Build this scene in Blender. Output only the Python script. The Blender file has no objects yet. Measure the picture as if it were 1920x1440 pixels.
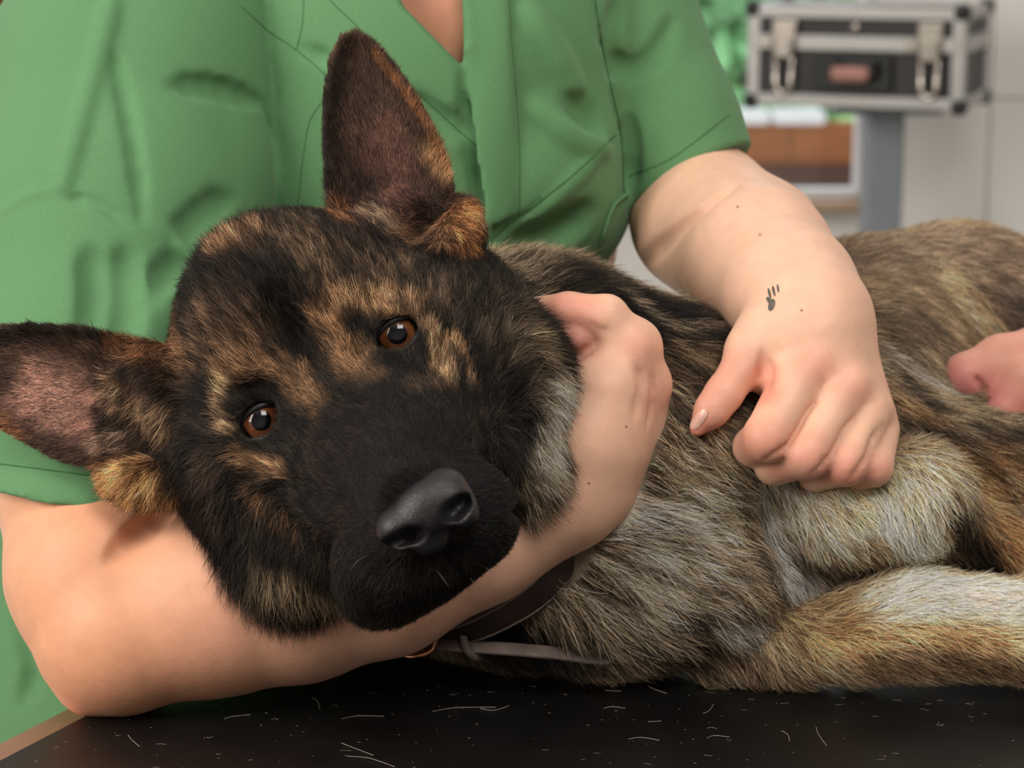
import bpy, math, random
import numpy as np
from mathutils import Vector, Matrix
from mathutils.bvhtree import BVHTree

# ------------------------------------------------------------------ camera, world, light
FPX = 4465.0                      # focal length in pixels of the 1920 px wide frame
CAMH, PITCH = 0.36, math.radians(12.0)
CAM = np.array([0.0, 0.0, CAMH])
FW = np.array([0.0, math.cos(PITCH), -math.sin(PITCH)])
UP = np.array([0.0, math.sin(PITCH), math.cos(PITCH)])
RT = np.array([1.0, 0.0, 0.0])
scene = bpy.context.scene
col = scene.collection
rng = np.random.default_rng(7)
random.seed(7)

cam_d = bpy.data.cameras.new('camera')
cam_o = bpy.data.objects.new('camera', cam_d); col.objects.link(cam_o)
cam_o.location = CAM; cam_o.rotation_euler = (math.pi/2 - PITCH, 0, 0)
cam_d.sensor_width = 36.0; cam_d.lens = 36.0*FPX/1920.0
cam_d.clip_start = 0.02; cam_d.clip_end = 100
cam_d.dof.use_dof = True; cam_d.dof.focus_distance = 1.0; cam_d.dof.aperture_fstop = 11.0
scene.camera = cam_o
w = bpy.data.worlds.new('world'); scene.world = w; w.use_nodes = True
w.node_tree.nodes['Background'].inputs[0].default_value = (0.90, 0.95, 1.0, 1)
w.node_tree.nodes['Background'].inputs[1].default_value = 1.8

def area_light(name, loc, target, size, size_y, power, color):
    d = bpy.data.lights.new(name, 'AREA'); d.shape = 'RECTANGLE'
    d.size = size; d.size_y = size_y; d.energy = power; d.color = color
    o = bpy.data.objects.new(name, d); col.objects.link(o); o.location = loc
    o.rotation_euler = (Vector(target)-Vector(loc)).to_track_quat('-Z', 'Y').to_euler()
    return o
area_light('window_light', (-1.7, 0.0, 0.98), (0.0, 1.1, 0.05), 1.2, 1.2, 48, (1.0, 0.95, 0.88))
area_light('back_wall_fill', (0.7, 2.0, 1.70), (0.8, 2.5, 0.0), 0.8, 0.8, 8, (1.0, 0.98, 0.95))  # unseen fill lamp, added to brighten the back wall
area_light('overhead_fill', (0.40, -0.05, 1.66), (0.10, 1.15, 0.1), 0.8, 0.8, 27, (1.0, 0.96, 0.90))  # unseen soft fill from above the camera, for hands and dog
vs = scene.view_settings
vs.view_transform = 'Standard'; vs.look = 'None'; vs.gamma = 1.0; vs.use_curve_mapping = False
vs.exposure = -0.2

# ------------------------------------------------------------------ measuring helpers
def P(px, py, dd=0.0):
    """A point dd pixels (0.224 mm each) behind the plane one metre from the lens."""
    Z = 1.0 + dd/FPX
    return CAM + Z*(FW + (px-960.0)/FPX*RT - (py-720.0)/FPX*UP)
def S(r, dd=0.0):
    return r*(1.0+dd/FPX)/FPX
def to_px(X):
    v = X - CAM
    Z = v @ FW
    return 960 + FPX*(v @ RT)/Z, 720 - FPX*(v @ UP)/Z, (Z-1.0)*FPX

# ------------------------------------------------------------------ node materials
def srgb(r, g, b):
    return tuple(((c/255.0)/12.92 if c/255.0 <= 0.04045 else ((c/255.0+0.055)/1.055)**2.4) for c in (r, g, b))
def mat(name, color=(0.5, 0.5, 0.5), rough=0.5, metal=0.0, spec=0.5, attr=None, noise=None, bump=None, sss=None, sheen=0.0, emit=None, coat=0.0, alpha=None):
    m = bpy.data.materials.new(name); m.use_nodes = True
    nt = m.node_tree; b = nt.nodes['Principled BSDF']
    b.inputs['Base Color'].default_value = (*color, 1); b.inputs['Roughness'].default_value = rough
    b.inputs['Metallic'].default_value = metal; b.inputs['Specular IOR Level'].default_value = spec
    src = None
    if attr:
        a = nt.nodes.new('ShaderNodeAttribute'); a.attribute_name = attr; src = a.outputs['Color']
    if noise:                                    # (scale, amount, stretch) multiplies the colour
        sc, am, st = noise
        tc = nt.nodes.new('ShaderNodeTexCoord'); mp = nt.nodes.new('ShaderNodeMapping'); mp.inputs['Scale'].default_value = st
        nt.links.new(tc.outputs['Object'], mp.inputs['Vector'])
        n = nt.nodes.new('ShaderNodeTexNoise'); n.inputs['Scale'].default_value = sc; n.inputs['Detail'].default_value = 4
        nt.links.new(mp.outputs['Vector'], n.inputs['Vector'])
        r = nt.nodes.new('ShaderNodeMapRange'); r.inputs[1].default_value = 0.3; r.inputs[2].default_value = 0.7
        r.inputs[3].default_value = 1-am; r.inputs[4].default_value = 1+am
        nt.links.new(n.outputs['Fac'], r.inputs[0])
        x = nt.nodes.new('ShaderNodeVectorMath'); x.operation = 'SCALE'
        nt.links.new(r.outputs[0], x.inputs['Scale'])
        if src: nt.links.new(src, x.inputs[0])
        else: x.inputs[0].default_value = color
        src = x.outputs[0]
    if src: nt.links.new(src, b.inputs['Base Color'])
    if bump:                                     # list of (scale, strength, distance)
        prev = None
        for sc, stg, dist in bump:
            tc = nt.nodes.new('ShaderNodeTexCoord')
            n = nt.nodes.new('ShaderNodeTexNoise'); n.inputs['Scale'].default_value = sc; n.inputs['Detail'].default_value = 3
            nt.links.new(tc.outputs['Object'], n.inputs['Vector'])
            bp = nt.nodes.new('ShaderNodeBump'); bp.inputs['Strength'].default_value = stg; bp.inputs['Distance'].default_value = dist
            nt.links.new(n.outputs['Fac'], bp.inputs['Height'])
            if prev: nt.links.new(prev.outputs[0], bp.inputs['Normal'])
            prev = bp
        nt.links.new(prev.outputs[0], b.inputs['Normal'])
    if sss:
        b.inputs['Subsurface Weight'].default_value = sss[0]
        b.inputs['Subsurface Radius'].default_value = (1.0, 0.35, 0.2); b.inputs['Subsurface Scale'].default_value = sss[1]
    if sheen: b.inputs['Sheen Weight'].default_value = sheen
    if coat: b.inputs['Coat Weight'].default_value = coat; b.inputs['Coat Roughness'].default_value = 0.05
    if emit:
        b.inputs['Emission Color'].default_value = (*emit[0], 1); b.inputs['Emission Strength'].default_value = emit[1]
    return m

# ------------------------------------------------------------------ object helpers
def tag(o, label=None, cat=None, group=None, kind=None):
    if label: o['label'] = label
    if cat: o['category'] = cat
    if group: o['group'] = group
    if kind: o['kind'] = kind
    return o
def empty(name, loc=(0, 0, 0)):
    o = bpy.data.objects.new(name, None); col.objects.link(o); o.location = loc; o.empty_display_size = 0.02
    return o
def add_mesh(name, V, F, material, parent=None, smooth=True):
    me = bpy.data.meshes.new(name)
    if isinstance(F, np.ndarray):
        n, k = F.shape
        me.vertices.add(len(V)); me.vertices.foreach_set('co', np.asarray(V, np.float32).ravel())
        me.loops.add(n*k); me.loops.foreach_set('vertex_index', F.astype(np.int32).ravel())
        me.polygons.add(n); me.polygons.foreach_set('loop_start', np.arange(0, n*k, k, dtype=np.int32))
        me.update(calc_edges=True); me.validate()
    else:
        me.from_pydata([tuple(v) for v in V], [], F)
    me.polygons.foreach_set('use_smooth', np.full(len(me.polygons), smooth, dtype=bool))
    if isinstance(material, (list, tuple)):
        for m in material: me.materials.append(m)
    else: me.materials.append(material)
    o = bpy.data.objects.new(name, me); col.objects.link(o)
    if parent:
        o.parent = parent
        o.matrix_parent_inverse = Matrix.Translation(-Vector(parent.location))
    return o
def set_color(o, C, name='paint'):
    a = o.data.color_attributes.new(name, 'FLOAT_COLOR', 'POINT')
    C4 = np.ones((len(C), 4), np.float32); C4[:, :3] = C
    a.data.foreach_set('color', C4.ravel())
def box_mesh(cx, cy, cz, sx, sy, sz, bev=0.0):
    """Box with chamfered edges; returns V, F."""
    import bmesh
    bm = bmesh.new(); bmesh.ops.create_cube(bm, size=1.0)
    for v in bm.verts: v.co = Vector((cx+v.co.x*sx, cy+v.co.y*sy, cz+v.co.z*sz))
    if bev: bmesh.ops.bevel(bm, geom=bm.edges[:], offset=bev, segments=2, affect='EDGES', profile=0.5)
    V = [v.co.copy() for v in bm.verts]; bm.verts.index_update()
    F = [[v.index for v in f.verts] for f in bm.faces]; bm.free()
    return V, F
def box(name, c, s, m, parent=None, bev=0.002, rot=None):
    V, F = box_mesh(0, 0, 0, *s, bev)
    if rot is not None: V = [rot @ v for v in V]
    V = [v + Vector(c) for v in V]
    return add_mesh(name, V, F, m, parent, smooth=False)
def tube_vf(pts, rad, seg=8, closed=False, flat=None, nrm=None):
    """Swept tube. rad scalar or list; flat=(a,b) elliptical with the b axis along nrm."""
    pts = [np.asarray(p, float) for p in pts]; n = len(pts)
    rad = [rad]*n if np.isscalar(rad) else list(rad)
    V = []; F = []; prev = None
    for i, p in enumerate(pts):
        a = pts[(i-1) % n] if (closed or i > 0) else p
        b = pts[(i+1) % n] if (closed or i < n-1) else p
        t = b-a; t = t/(np.linalg.norm(t)+1e-12)
        if nrm is not None: ref = np.asarray(nrm[i] if np.ndim(nrm) == 2 else nrm, float)
        elif prev is not None: ref = prev
        else: ref = np.array([0, 0, 1.0]) if abs(t[2]) < 0.9 else np.array([1.0, 0, 0])
        nn = ref - t*(ref @ t); nn = nn/(np.linalg.norm(nn)+1e-12); prev = nn
        bb = np.cross(t, nn)
        fa, fb = flat if flat else (1, 1)
        for k in range(seg):
            an = 2*math.pi*k/seg
            V.append(p + rad[i]*(fa*math.cos(an)*bb + fb*math.sin(an)*nn))
    m = n if closed else n-1
    for i in range(m):
        for k in range(seg):
            a = i*seg+k; b = i*seg+(k+1) % seg; j = ((i+1) % n)*seg
            F.append([a, b, j+(k+1) % seg, j+k])
    if not closed:
        F.append(list(range(seg))[::-1]); F.append([(n-1)*seg+k for k in range(seg)])
    return V, F
def tube(name, pts, rad, m, parent=None, **kw):
    V, F = tube_vf(pts, rad, **kw)
    return add_mesh(name, V, F, m, parent)
def spline(pts, n):
    """Catmull-Rom through pts, n samples."""
    p = np.asarray(pts, float); k = len(p)
    q = np.vstack([2*p[0]-p[1], p, 2*p[-1]-p[-2]])
    out = []
    for t in np.linspace(0, k-1, n):
        i = min(int(t), k-2); f = t-i
        a, b, c, d = q[i], q[i+1], q[i+2], q[i+3]
        out.append(0.5*((2*b)+(c-a)*f+(2*a-5*b+4*c-d)*f*f+(3*b-a-3*c+d)*f**3))
    return np.array(out)

# ------------------------------------------------------------------ sculpting: distance fields and surface nets
class Field:
    def __init__(s, lo, hi, h):
        s.lo = np.asarray(lo, float); s.h = h
        s.n = np.ceil((np.asarray(hi)-s.lo)/h).astype(int)+1
        s.a = np.full(s.n, 0.06, np.float32)
    def part(s, lo, hi):
        """An empty field on a piece of this grid."""
        i0 = np.clip(np.floor((np.asarray(lo)-s.lo)/s.h).astype(int), 0, s.n-2)
        i1 = np.clip(np.ceil((np.asarray(hi)-s.lo)/s.h).astype(int)+1, i0+2, s.n)
        g = Field.__new__(Field); g.h = s.h; g.lo = s.lo+i0*s.h; g.n = i1-i0; g.off = i0
        g.a = np.full(g.n, 0.06, np.float32)
        return g
    def around(s, pts, margin):
        """part() round a list of (px, py, dd, r)."""
        c = np.array([P(*p[:3]) for p in pts]); m = max(S(p[3], p[2]) for p in pts)+S(margin)+2*s.h
        return s.part(c.min(0)-m, c.max(0)+m)
    def box(s, lo, hi):
        i0 = np.clip(np.floor((lo-s.lo)/s.h).astype(int), 0, s.n-1)
        i1 = np.clip(np.ceil((hi-s.lo)/s.h).astype(int)+1, 1, s.n)
        if np.any(i1 <= i0): return None
        sl = tuple(slice(a, b) for a, b in zip(i0, i1))
        ax = [s.lo[k]+s.h*np.arange(i0[k], i1[k]) for k in range(3)]
        return sl, ax
    def apply(s, sl, d, k, mode):
        a = s.a[sl]
        if mode == 'sub': d = -d
        if mode == 'add':
            if k > 0:
                hh = np.maximum(k-np.abs(a-d), 0)/k
                s.a[sl] = np.minimum(a, d)-hh*hh*k*0.25
            else: s.a[sl] = np.minimum(a, d)
        else:
            if k > 0:
                hh = np.maximum(k-np.abs(a-d), 0)/k
                s.a[sl] = np.maximum(a, d)+hh*hh*k*0.25
            else: s.a[sl] = np.maximum(a, d)
    def cone(s, p1, r1, p2, r2, k=0.0, mode='add'):
        p1 = np.asarray(p1); p2 = np.asarray(p2); m = max(r1, r2)+k+2*s.h
        b = s.box(np.minimum(p1, p2)-m, np.maximum(p1, p2)+m)
        if b is None: return
        sl, ax = b
        X, Y, Z = np.ix_(ax[0]-p1[0], ax[1]-p1[1], ax[2]-p1[2])
        e = p2-p1; L = e @ e + 1e-12
        t = np.clip((X*e[0]+Y*e[1]+Z*e[2])/L, 0, 1)
        d = np.sqrt((X-t*e[0])**2+(Y-t*e[1])**2+(Z-t*e[2])**2)-(r1+(r2-r1)*t)
        s.apply(sl, d.astype(np.float32), k, mode)
    def ball(s, p, r, k=0.0, mode='add', rot=None):
        """Ellipsoid; r scalar or 3 radii along the rows of rot (default camera right, up, forward)."""
        r = np.full(3, r, float) if np.isscalar(r) else np.asarray(r, float)
        R = np.array([RT, UP, FW]) if rot is None else np.asarray(rot)
        p = np.asarray(p); m = r.max()+k+2*s.h
        b = s.box(p-m, p+m)
        if b is None: return
        sl, ax = b
        X, Y, Z = np.ix_(ax[0]-p[0], ax[1]-p[1], ax[2]-p[2])
        q = [X*R[i][0]+Y*R[i][1]+Z*R[i][2] for i in range(3)]
        k0 = np.sqrt(sum((q[i]/r[i])**2 for i in range(3)))
        k1 = np.sqrt(sum((q[i]/r[i]**2)**2 for i in range(3)))+1e-9
        d = k0*(k0-1.0)/k1
        s.apply(sl, d.astype(np.float32), k, mode)
    def chain(s, pts, k=0.0, mode='add', kk=None):
        """pts: (px,py,dd,r) in photo pixels."""
        for i in range(len(pts)-1):
            a, b = pts[i], pts[i+1]
            s.cone(P(*a[:3]), S(a[3], a[2]), P(*b[:3]), S(b[3], b[2]), S(k), mode)
    def blob(s, px, py, dd, r, k=0.0, mode='add', rot=None):
        r = np.asarray(r, float)*(1+dd/FPX)/FPX
        s.ball(P(px, py, dd), float(r) if r.ndim == 0 else r, S(k), mode, rot)
    def leaf(s, poly, wfun, thick, k=0.0, ext=150):
        """Curved sheet with the outline poly (px) and centre depth wfun(px,py,inner distance)."""
        poly = np.asarray(poly, float)
        dm = [wfun(np.array([c[0]]), np.array([c[1]]), np.array([40.0]))[0] for c in poly]
        c = np.array([P(x, y, d+o) for (x, y), d in zip(poly, dm) for o in (-ext, ext)])
        m = S(k+thick)+2*s.h
        b = s.box(c.min(0)-m, c.max(0)+m)
        sl, ax = b
        G = np.stack(np.meshgrid(*ax, indexing='ij'), -1).reshape(-1, 3)
        x, y, dd = to_px(G)
        d2 = np.full(len(x), 1e18); inside = np.zeros(len(x), bool)
        n = len(poly)
        for i in range(n):
            a, bq = poly[i], poly[(i+1) % n]; e = bq-a
            t = np.clip(((x-a[0])*e[0]+(y-a[1])*e[1])/(e @ e), 0, 1)
            d2 = np.minimum(d2, (x-a[0]-t*e[0])**2+(y-a[1]-t*e[1])**2)
            cnd = (a[1] > y) != (bq[1] > y)
            with np.errstate(divide='ignore', invalid='ignore'):
                xi = a[0]+(y-a[1])/(e[1] if e[1] else 1e-9)*e[0]
            inside ^= cnd & (x < xi)
        di = np.sqrt(d2)*np.where(inside, -1, 1)
        wv = np.abs(dd-wfun(x, y, -di))
        q0 = np.maximum(di+thick, 0); q1 = np.maximum(wv, 0)
        d = np.sqrt(q0**2+q1**2)-thick
        d = d*(1+dd/FPX)/FPX
        s.apply(sl, d.reshape([len(v) for v in ax]).astype(np.float32), S(k), 'add')
    def floor(s, z):
        ax = s.lo[2]+s.h*np.arange(s.n[2])
        s.a = np.maximum(s.a, (z-ax)[None, None, :].astype(np.float32))
    def close(s):
        for k in range(3):
            i = [slice(None)]*3; i[k] = 0; s.a[tuple(i)] = np.maximum(s.a[tuple(i)], 0.001)
            i[k] = -1; s.a[tuple(i)] = np.maximum(s.a[tuple(i)], 0.001)
    def sample(s, X):
        q = (np.asarray(X)-s.lo)/s.h
        i = np.floor(q).astype(int)
        ok = np.all((i >= 0) & (i < s.n-1), 1)
        out = np.full(len(q), 0.06); i = i[ok]; f = q[ok]-i
        v = 0
        for a in (0, 1):
            for b in (0, 1):
                for c in (0, 1):
                    wgt = (f[:, 0] if a else 1-f[:, 0])*(f[:, 1] if b else 1-f[:, 1])*(f[:, 2] if c else 1-f[:, 2])
                    v = v+wgt*s.a[i[:, 0]+a, i[:, 1]+b, i[:, 2]+c]
        out[ok] = v
        return out
    def mesh(s, smooth=2):
        s.close()
        A = s.a; sg = A < 0
        c = np.zeros(np.array(A.shape)-1, np.uint8)
        for a in (0, 1):
            for b in (0, 1):
                for d in (0, 1):
                    c += sg[a:A.shape[0]-1+a, b:A.shape[1]-1+b, d:A.shape[2]-1+d]
        I = np.argwhere((c > 0) & (c < 8))
        idx = np.full(c.shape, -1, np.int32); idx[tuple(I.T)] = np.arange(len(I))
        acc = np.zeros((len(I), 3)); cnt = np.zeros(len(I))
        cor = [(a, b, d) for a in (0, 1) for b in (0, 1) for d in (0, 1)]
        for p in cor:
            for ax in range(3):
                if p[ax]: continue
                q = list(p); q[ax] = 1
                va = A[I[:, 0]+p[0], I[:, 1]+p[1], I[:, 2]+p[2]]; vb = A[I[:, 0]+q[0], I[:, 1]+q[1], I[:, 2]+q[2]]
                m = (va < 0) != (vb < 0)
                t = np.where(m, va/(va-vb+1e-20), 0)
                pt = np.tile(np.array(p, float), (len(I), 1)); pt[:, ax] += t
                acc += pt*m[:, None]; cnt += m
        V = s.lo+s.h*(I+acc/cnt[:, None])
        F = []
        for ax in range(3):
            u, v = (ax+1) % 3, (ax+2) % 3
            sl0 = [slice(1, -1)]*3; sl1 = [slice(1, -1)]*3
            sl0[ax] = slice(0, -1); sl1[ax] = slice(1, None)
            s0 = sg[tuple(sl0)]; s1 = sg[tuple(sl1)]
            off = np.array([1, 1, 1]); off[ax] = 0
            E = np.argwhere(s0 != s1)
            fl = s0[tuple(E.T)]
            E = E+off
            def cell(du, dv):
                q = E.copy(); q[:, u] -= du; q[:, v] -= dv
                return idx[tuple(q.T)]
            Q = np.stack([cell(0, 0), cell(1, 0), cell(1, 1), cell(0, 1)], 1)
            Q[~fl] = Q[~fl][:, ::-1]
            F.append(Q)
        F = np.vstack(F); F = F[(F >= 0).all(1)]
        for _ in range(smooth):
            acc = np.zeros_like(V); cnt = np.zeros(len(V))
            for k in range(4):
                a = F[:, k]; b = F[:, (k+1) % 4]
                for d in range(3):
                    acc[:, d] += np.bincount(a, V[b, d], len(V))+np.bincount(b, V[a, d], len(V))
                cnt += np.bincount(a, minlength=len(V))+np.bincount(b, minlength=len(V))
            V = 0.5*V+0.5*acc/np.maximum(cnt, 1)[:, None]
        return V, F

def vnormals(V, F):
    a = V[F[:, 2]]-V[F[:, 0]]; b = V[F[:, 3]]-V[F[:, 1]]
    n = np.cross(a, b); N = np.zeros_like(V)
    for k in range(4):
        for d in range(3): N[:, d] += np.bincount(F[:, k], n[:, d], len(V))
    return N/(np.linalg.norm(N, axis=1)[:, None]+1e-12)
def bvh_of(V, F):
    return BVHTree.FromPolygons(V.tolist(), F.tolist(), all_triangles=False)
def on_surface(bvh, px, py, dd=None):
    """The surface point seen at a pixel (used once to place pieces and coat marks on the sculpted body)."""
    d = P(px, py, 0)-CAM; d /= np.linalg.norm(d)
    hit = bvh.ray_cast(Vector(CAM), Vector(d))
    if hit[0] is None:
        hit = bvh.find_nearest(Vector(P(px, py, 300 if dd is None else dd)))
    return np.array(hit[0]), np.array(hit[1])
def seg_dist(X, A, B):
    e = B-A; t = np.clip(((X-A) @ e)/(e @ e+1e-12), 0, 1)
    return np.linalg.norm(X-A-t[:, None]*e, axis=1)
def paint(X, bvh, base, strokes, wob=0.0):
    """Strokes: (points px, radius px, colour, opacity, softness). Coat marks anchored on the surface in 3-D."""
    C = np.tile(np.asarray(base, np.float32), (len(X), 1))
    for pts, rad, c, op, soft in strokes:
        pp = [on_surface(bvh, q[0], q[1])[0] for q in pts]
        rad = rad/FPX*1.05
        lo = np.min(pp, 0)-rad*(1+soft); hi = np.max(pp, 0)+rad*(1+soft)
        sel = np.where(((X > lo) & (X < hi)).all(1))[0]
        if not len(sel): continue
        Y = X[sel]
        d = np.full(len(Y), 1e9); nz = (vnoise(Y, 110, 21)+0.6*vnoise(Y, 260, 22)-0.8)*min(rad, 0.011)*wob
        if len(pp) == 1: d = np.linalg.norm(Y-pp[0], axis=1)
        for a, b in zip(pp[:-1], pp[1:]): d = np.minimum(d, seg_dist(Y, a, b))
        d = d+nz
        t = np.clip((d-rad*(1-soft))/(2*rad*soft+1e-9), 0, 1)
        k = (op*(1-t*t*(3-2*t)))[:, None]
        C[sel] = C[sel]*(1-k)+np.asarray(c, np.float32)*k
    return C
def vnoise(X, scale, seed=0):
    """Cheap smooth value noise in 0..1."""
    q = np.asarray(X)*scale; i = np.floor(q).astype(np.int64); f = q-i; f = f*f*(3-2*f)
    def hsh(a, b, c):
        h = (a*73856093) ^ (b*19349663) ^ (c*83492791) ^ (seed*2654435761)
        h = (h ^ (h >> 13))*1274126177 & 0x7fffffff
        return ((h ^ (h >> 16)) & 0xffff)/65535.0
    out = 0
    for a in (0, 1):
        for b in (0, 1):
            for c in (0, 1):
                wt = (f[:, 0] if a else 1-f[:, 0])*(f[:, 1] if b else 1-f[:, 1])*(f[:, 2] if c else 1-f[:, 2])
                out = out+wt*hsh(i[:, 0]+a, i[:, 1]+b, i[:, 2]+c)
    return out
# ------------------------------------------------------------------ the room
M_wall = mat('wall_paint', srgb(226, 223, 219), 0.55, noise=(3, 0.03, (1, 1, 1)))
M_panel = mat('wall_panel_laminate', srgb(226, 223, 219), 0.4, noise=(4, 0.025, (1, 1, 1)))
M_floor = mat('floor_vinyl', srgb(170, 165, 158), 0.4, noise=(8, 0.06, (1, 1, 1)))
M_white = mat('white_lacquer', srgb(232, 234, 236), 0.35, noise=(20, 0.02, (1, 1, 1)))
M_wood = mat('brown_wood', srgb(150, 88, 34), 0.5, noise=(14, 0.22, (0.6, 1, 9)))
M_wood_dark = mat('dark_wood', srgb(74, 38, 22), 0.5, noise=(14, 0.2, (0.6, 1, 9)))
M_sill = mat('sill_wood', srgb(176, 146, 116), 0.5, noise=(10, 0.12, (1, 1, 8)))
M_alu = mat('aluminium', srgb(176, 174, 172), 0.42, metal=0.55, noise=(60, 0.04, (1, 1, 1)))
M_blackpanel = mat('black_case_panel', srgb(38, 36, 38), 0.5, noise=(150, 0.3, (1, 1, 1)))
M_blackplastic = mat('black_plastic', srgb(18, 18, 19), 0.45, noise=(90, 0.1, (1, 1, 1)))
M_chrome = mat('chrome', srgb(214, 205, 196), 0.22, metal=1.0, noise=(30, 0.05, (1, 1, 1)))
M_grey = mat('grey_powder_coat', srgb(128, 136, 142), 0.45, noise=(40, 0.03, (1, 1, 1)))
M_handle = mat('reddish_handle', srgb(170, 122, 112), 0.5, noise=(60, 0.06, (1, 1, 1)))

def on_y(px, py, Y):
    d = FW+(px-960)/FPX*RT-(py-720)/FPX*UP
    return CAM+d*(Y/d[1])
YW = 2.85
xr = on_y(1617, 300, YW)[0]; zs = on_y(1500, 363, YW)[2]; xl = on_y(420, 300, YW)[0]; zt = zs+1.25
FLOOR = -0.86
def slab(name, x0, x1, y0, y1, z0, z1, m, parent=None, bev=0.0015):
    return box(name, ((x0+x1)/2, (y0+y1)/2, (z0+z1)/2), (abs(x1-x0), abs(y1-y0), abs(z1-z0)), m, parent, bev)
tag(slab('floor', -2.5, 2.5, -1.6, YW+0.045, FLOOR-0.05, FLOOR, M_floor), kind='structure')
tag(slab('ceiling', -2.5, 2.5, -1.6, YW+0.045, 1.78, 1.83, M_white), kind='structure')
tag(slab('wall_left', -2.55, -2.5, -1.6, YW+0.045, FLOOR, 1.78, M_wall), kind='structure')
tag(slab('wall_right', 2.5, 2.55, -1.6, YW+0.045, FLOOR, 1.78, M_wall), kind='structure')
tag(slab('wall_front', -2.55, 2.55, -1.65, -1.6, FLOOR, 1.78, M_wall), kind='structure')
wb = tag(empty('wall_back', (0, YW, FLOOR)), kind='structure')
slab('wall_below_window', xl, xr, YW, YW+0.045, FLOOR, zs, M_wall, wb)
slab('wall_beside_window', xr, 2.5, YW+0.012, YW+0.045, FLOOR, 1.78, M_wall, wb)
slab('wall_beside_window', -2.5, xl, YW, YW+0.045, FLOOR, 1.78, M_wall, wb)
slab('wall_above_window', xl, xr, YW, YW+0.045, zt, 1.78, M_wall, wb)
# laminate panels right of the window, with open joints
jx = on_y(1852, 300, YW)[0]; jz = on_y(1852, 184, YW)[2]
xs = [xr+0.012, jx, jx+0.34, jx+0.68, jx+1.02]; zz = [FLOOR+0.02, jz-0.62, jz-0.31, jz, jz+0.31, jz+0.62, jz+0.93]
for i in range(len(xs)-1):
    for j in range(len(zz)-1):
        slab('panel', xs[i]+0.0008, xs[i+1]-0.0008, YW-0.004, YW+0.012, zz[j]+0.0008, zz[j+1]-0.0008, M_panel, wb, 0.001)
# window
wn = tag(empty('window_1', ((xl+xr)/2, YW, zs)), kind='structure')
fw = 0.009
slab('frame', xr-fw, xr, YW-0.006, YW+0.018, zs-0.002, zt, M_white, wn)
slab('frame', xl, xl+fw, YW-0.006, YW+0.018, zs-0.002, zt, M_white, wn)
slab('frame', xl+fw, xr-fw, YW-0.006, YW+0.018, zs-0.004, zs+0.006, M_white, wn)
slab('frame', xl+fw, xr-fw, YW-0.006, YW+0.018, zt-fw, zt, M_white, wn)
slab('sill', xl-0.02, xr+0.004, YW-0.05, YW-0.004, on_y(1500, 392, YW-.03)[2], zs-0.005, M_sill, wn)
M_glass = bpy.data.materials.new('window_glass'); M_glass.use_nodes = True
nt = M_glass.node_tree; nt.nodes.clear()
go = nt.nodes.new('ShaderNodeOutputMaterial'); gm = nt.nodes.new('ShaderNodeMixShader'); gt = nt.nodes.new('ShaderNodeBsdfTransparent')
gg = nt.nodes.new('ShaderNodeBsdfGlossy'); gg.inputs['Roughness'].default_value = 0.02; gm.inputs[0].default_value = 0.05
nt.links.new(gt.outputs[0], gm.inputs[1]); nt.links.new(gg.outputs[0], gm.inputs[2]); nt.links.new(gm.outputs[0], go.inputs[0])
slab('pane', xl+fw, xr-fw, YW+0.006, YW+0.010, zs+0.006, zt-fw, M_glass, wn, 0)
# outside: brown wooden fence with a white coping in two lengths, bushes behind
YF = 3.5
ft = on_y(1500, 229, YF)[2]; fm = on_y(1500, 308, YF)[2]
fe = empty('garden_fence', (0.2, YF, FLOOR-0.2)); tag(fe, 'brown wooden garden fence seen through the window below the white coping', 'fence')
x = -0.55
while x < 0.85:
    slab('board', x, x+0.158, YF, YF+0.02, fm, ft, M_wood, fe); x += 0.16
slab('base_board', -0.55, 0.89, YF-0.012, YF+0.02, FLOOR-0.2, fm, M_wood_dark, fe)
for a, b in ((1330, 1441), (1449, 1546)):
    p0 = on_y(a, 216, YF-0.02)[0]; p1 = on_y(b, 216, YF-0.02)[0]
    o = slab('coping', p0, p1, YF-0.035, YF+0.03, ft, on_y(1450, 205, YF)[2], M_white, fe, 0.004)
def bush(name, cx, cy, cz, rx, rz, colr, label, n=2600, seed=1):
    r = np.random.default_rng(seed)
    root = empty(name, (cx, cy, FLOOR-0.2)); tag(root, label, 'bush', 'bushes in the garden')
    d = r.normal(size=(n, 3)); d /= np.linalg.norm(d, axis=1)[:, None]
    c = np.array([cx, cy, cz])+d*np.array([rx, rx*0.7, rz])*(0.55+0.45*r.random((n, 1)))
    a = r.normal(size=(n, 3)); a /= np.linalg.norm(a, axis=1)[:, None]
    b = np.cross(a, d); b /= np.linalg.norm(b, axis=1)[:, None]
    L = 0.05*(0.6+0.8*r.random((n, 1)))
    V = np.concatenate([c-a*L, c+b*L*.45, c+a*L, c-b*L*.45]).reshape(4, n, 3).transpose(1, 0, 2).reshape(-1, 3)
    F = np.arange(4*n).reshape(n, 4)
    o = add_mesh('foliage', V, F, mat(name+'_leaf', colr, 0.6, attr='paint'), root); o['kind'] = 'stuff'
    cc = np.repeat(np.array(colr)*(0.7+0.7*r.random((n, 1))), 4, axis=0); set_color(o, cc)
    tube('stem', [(cx, cy, FLOOR-0.2), (cx+0.02, cy, cz)], [0.03, 0.015], M_wood_dark, root)
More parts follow.
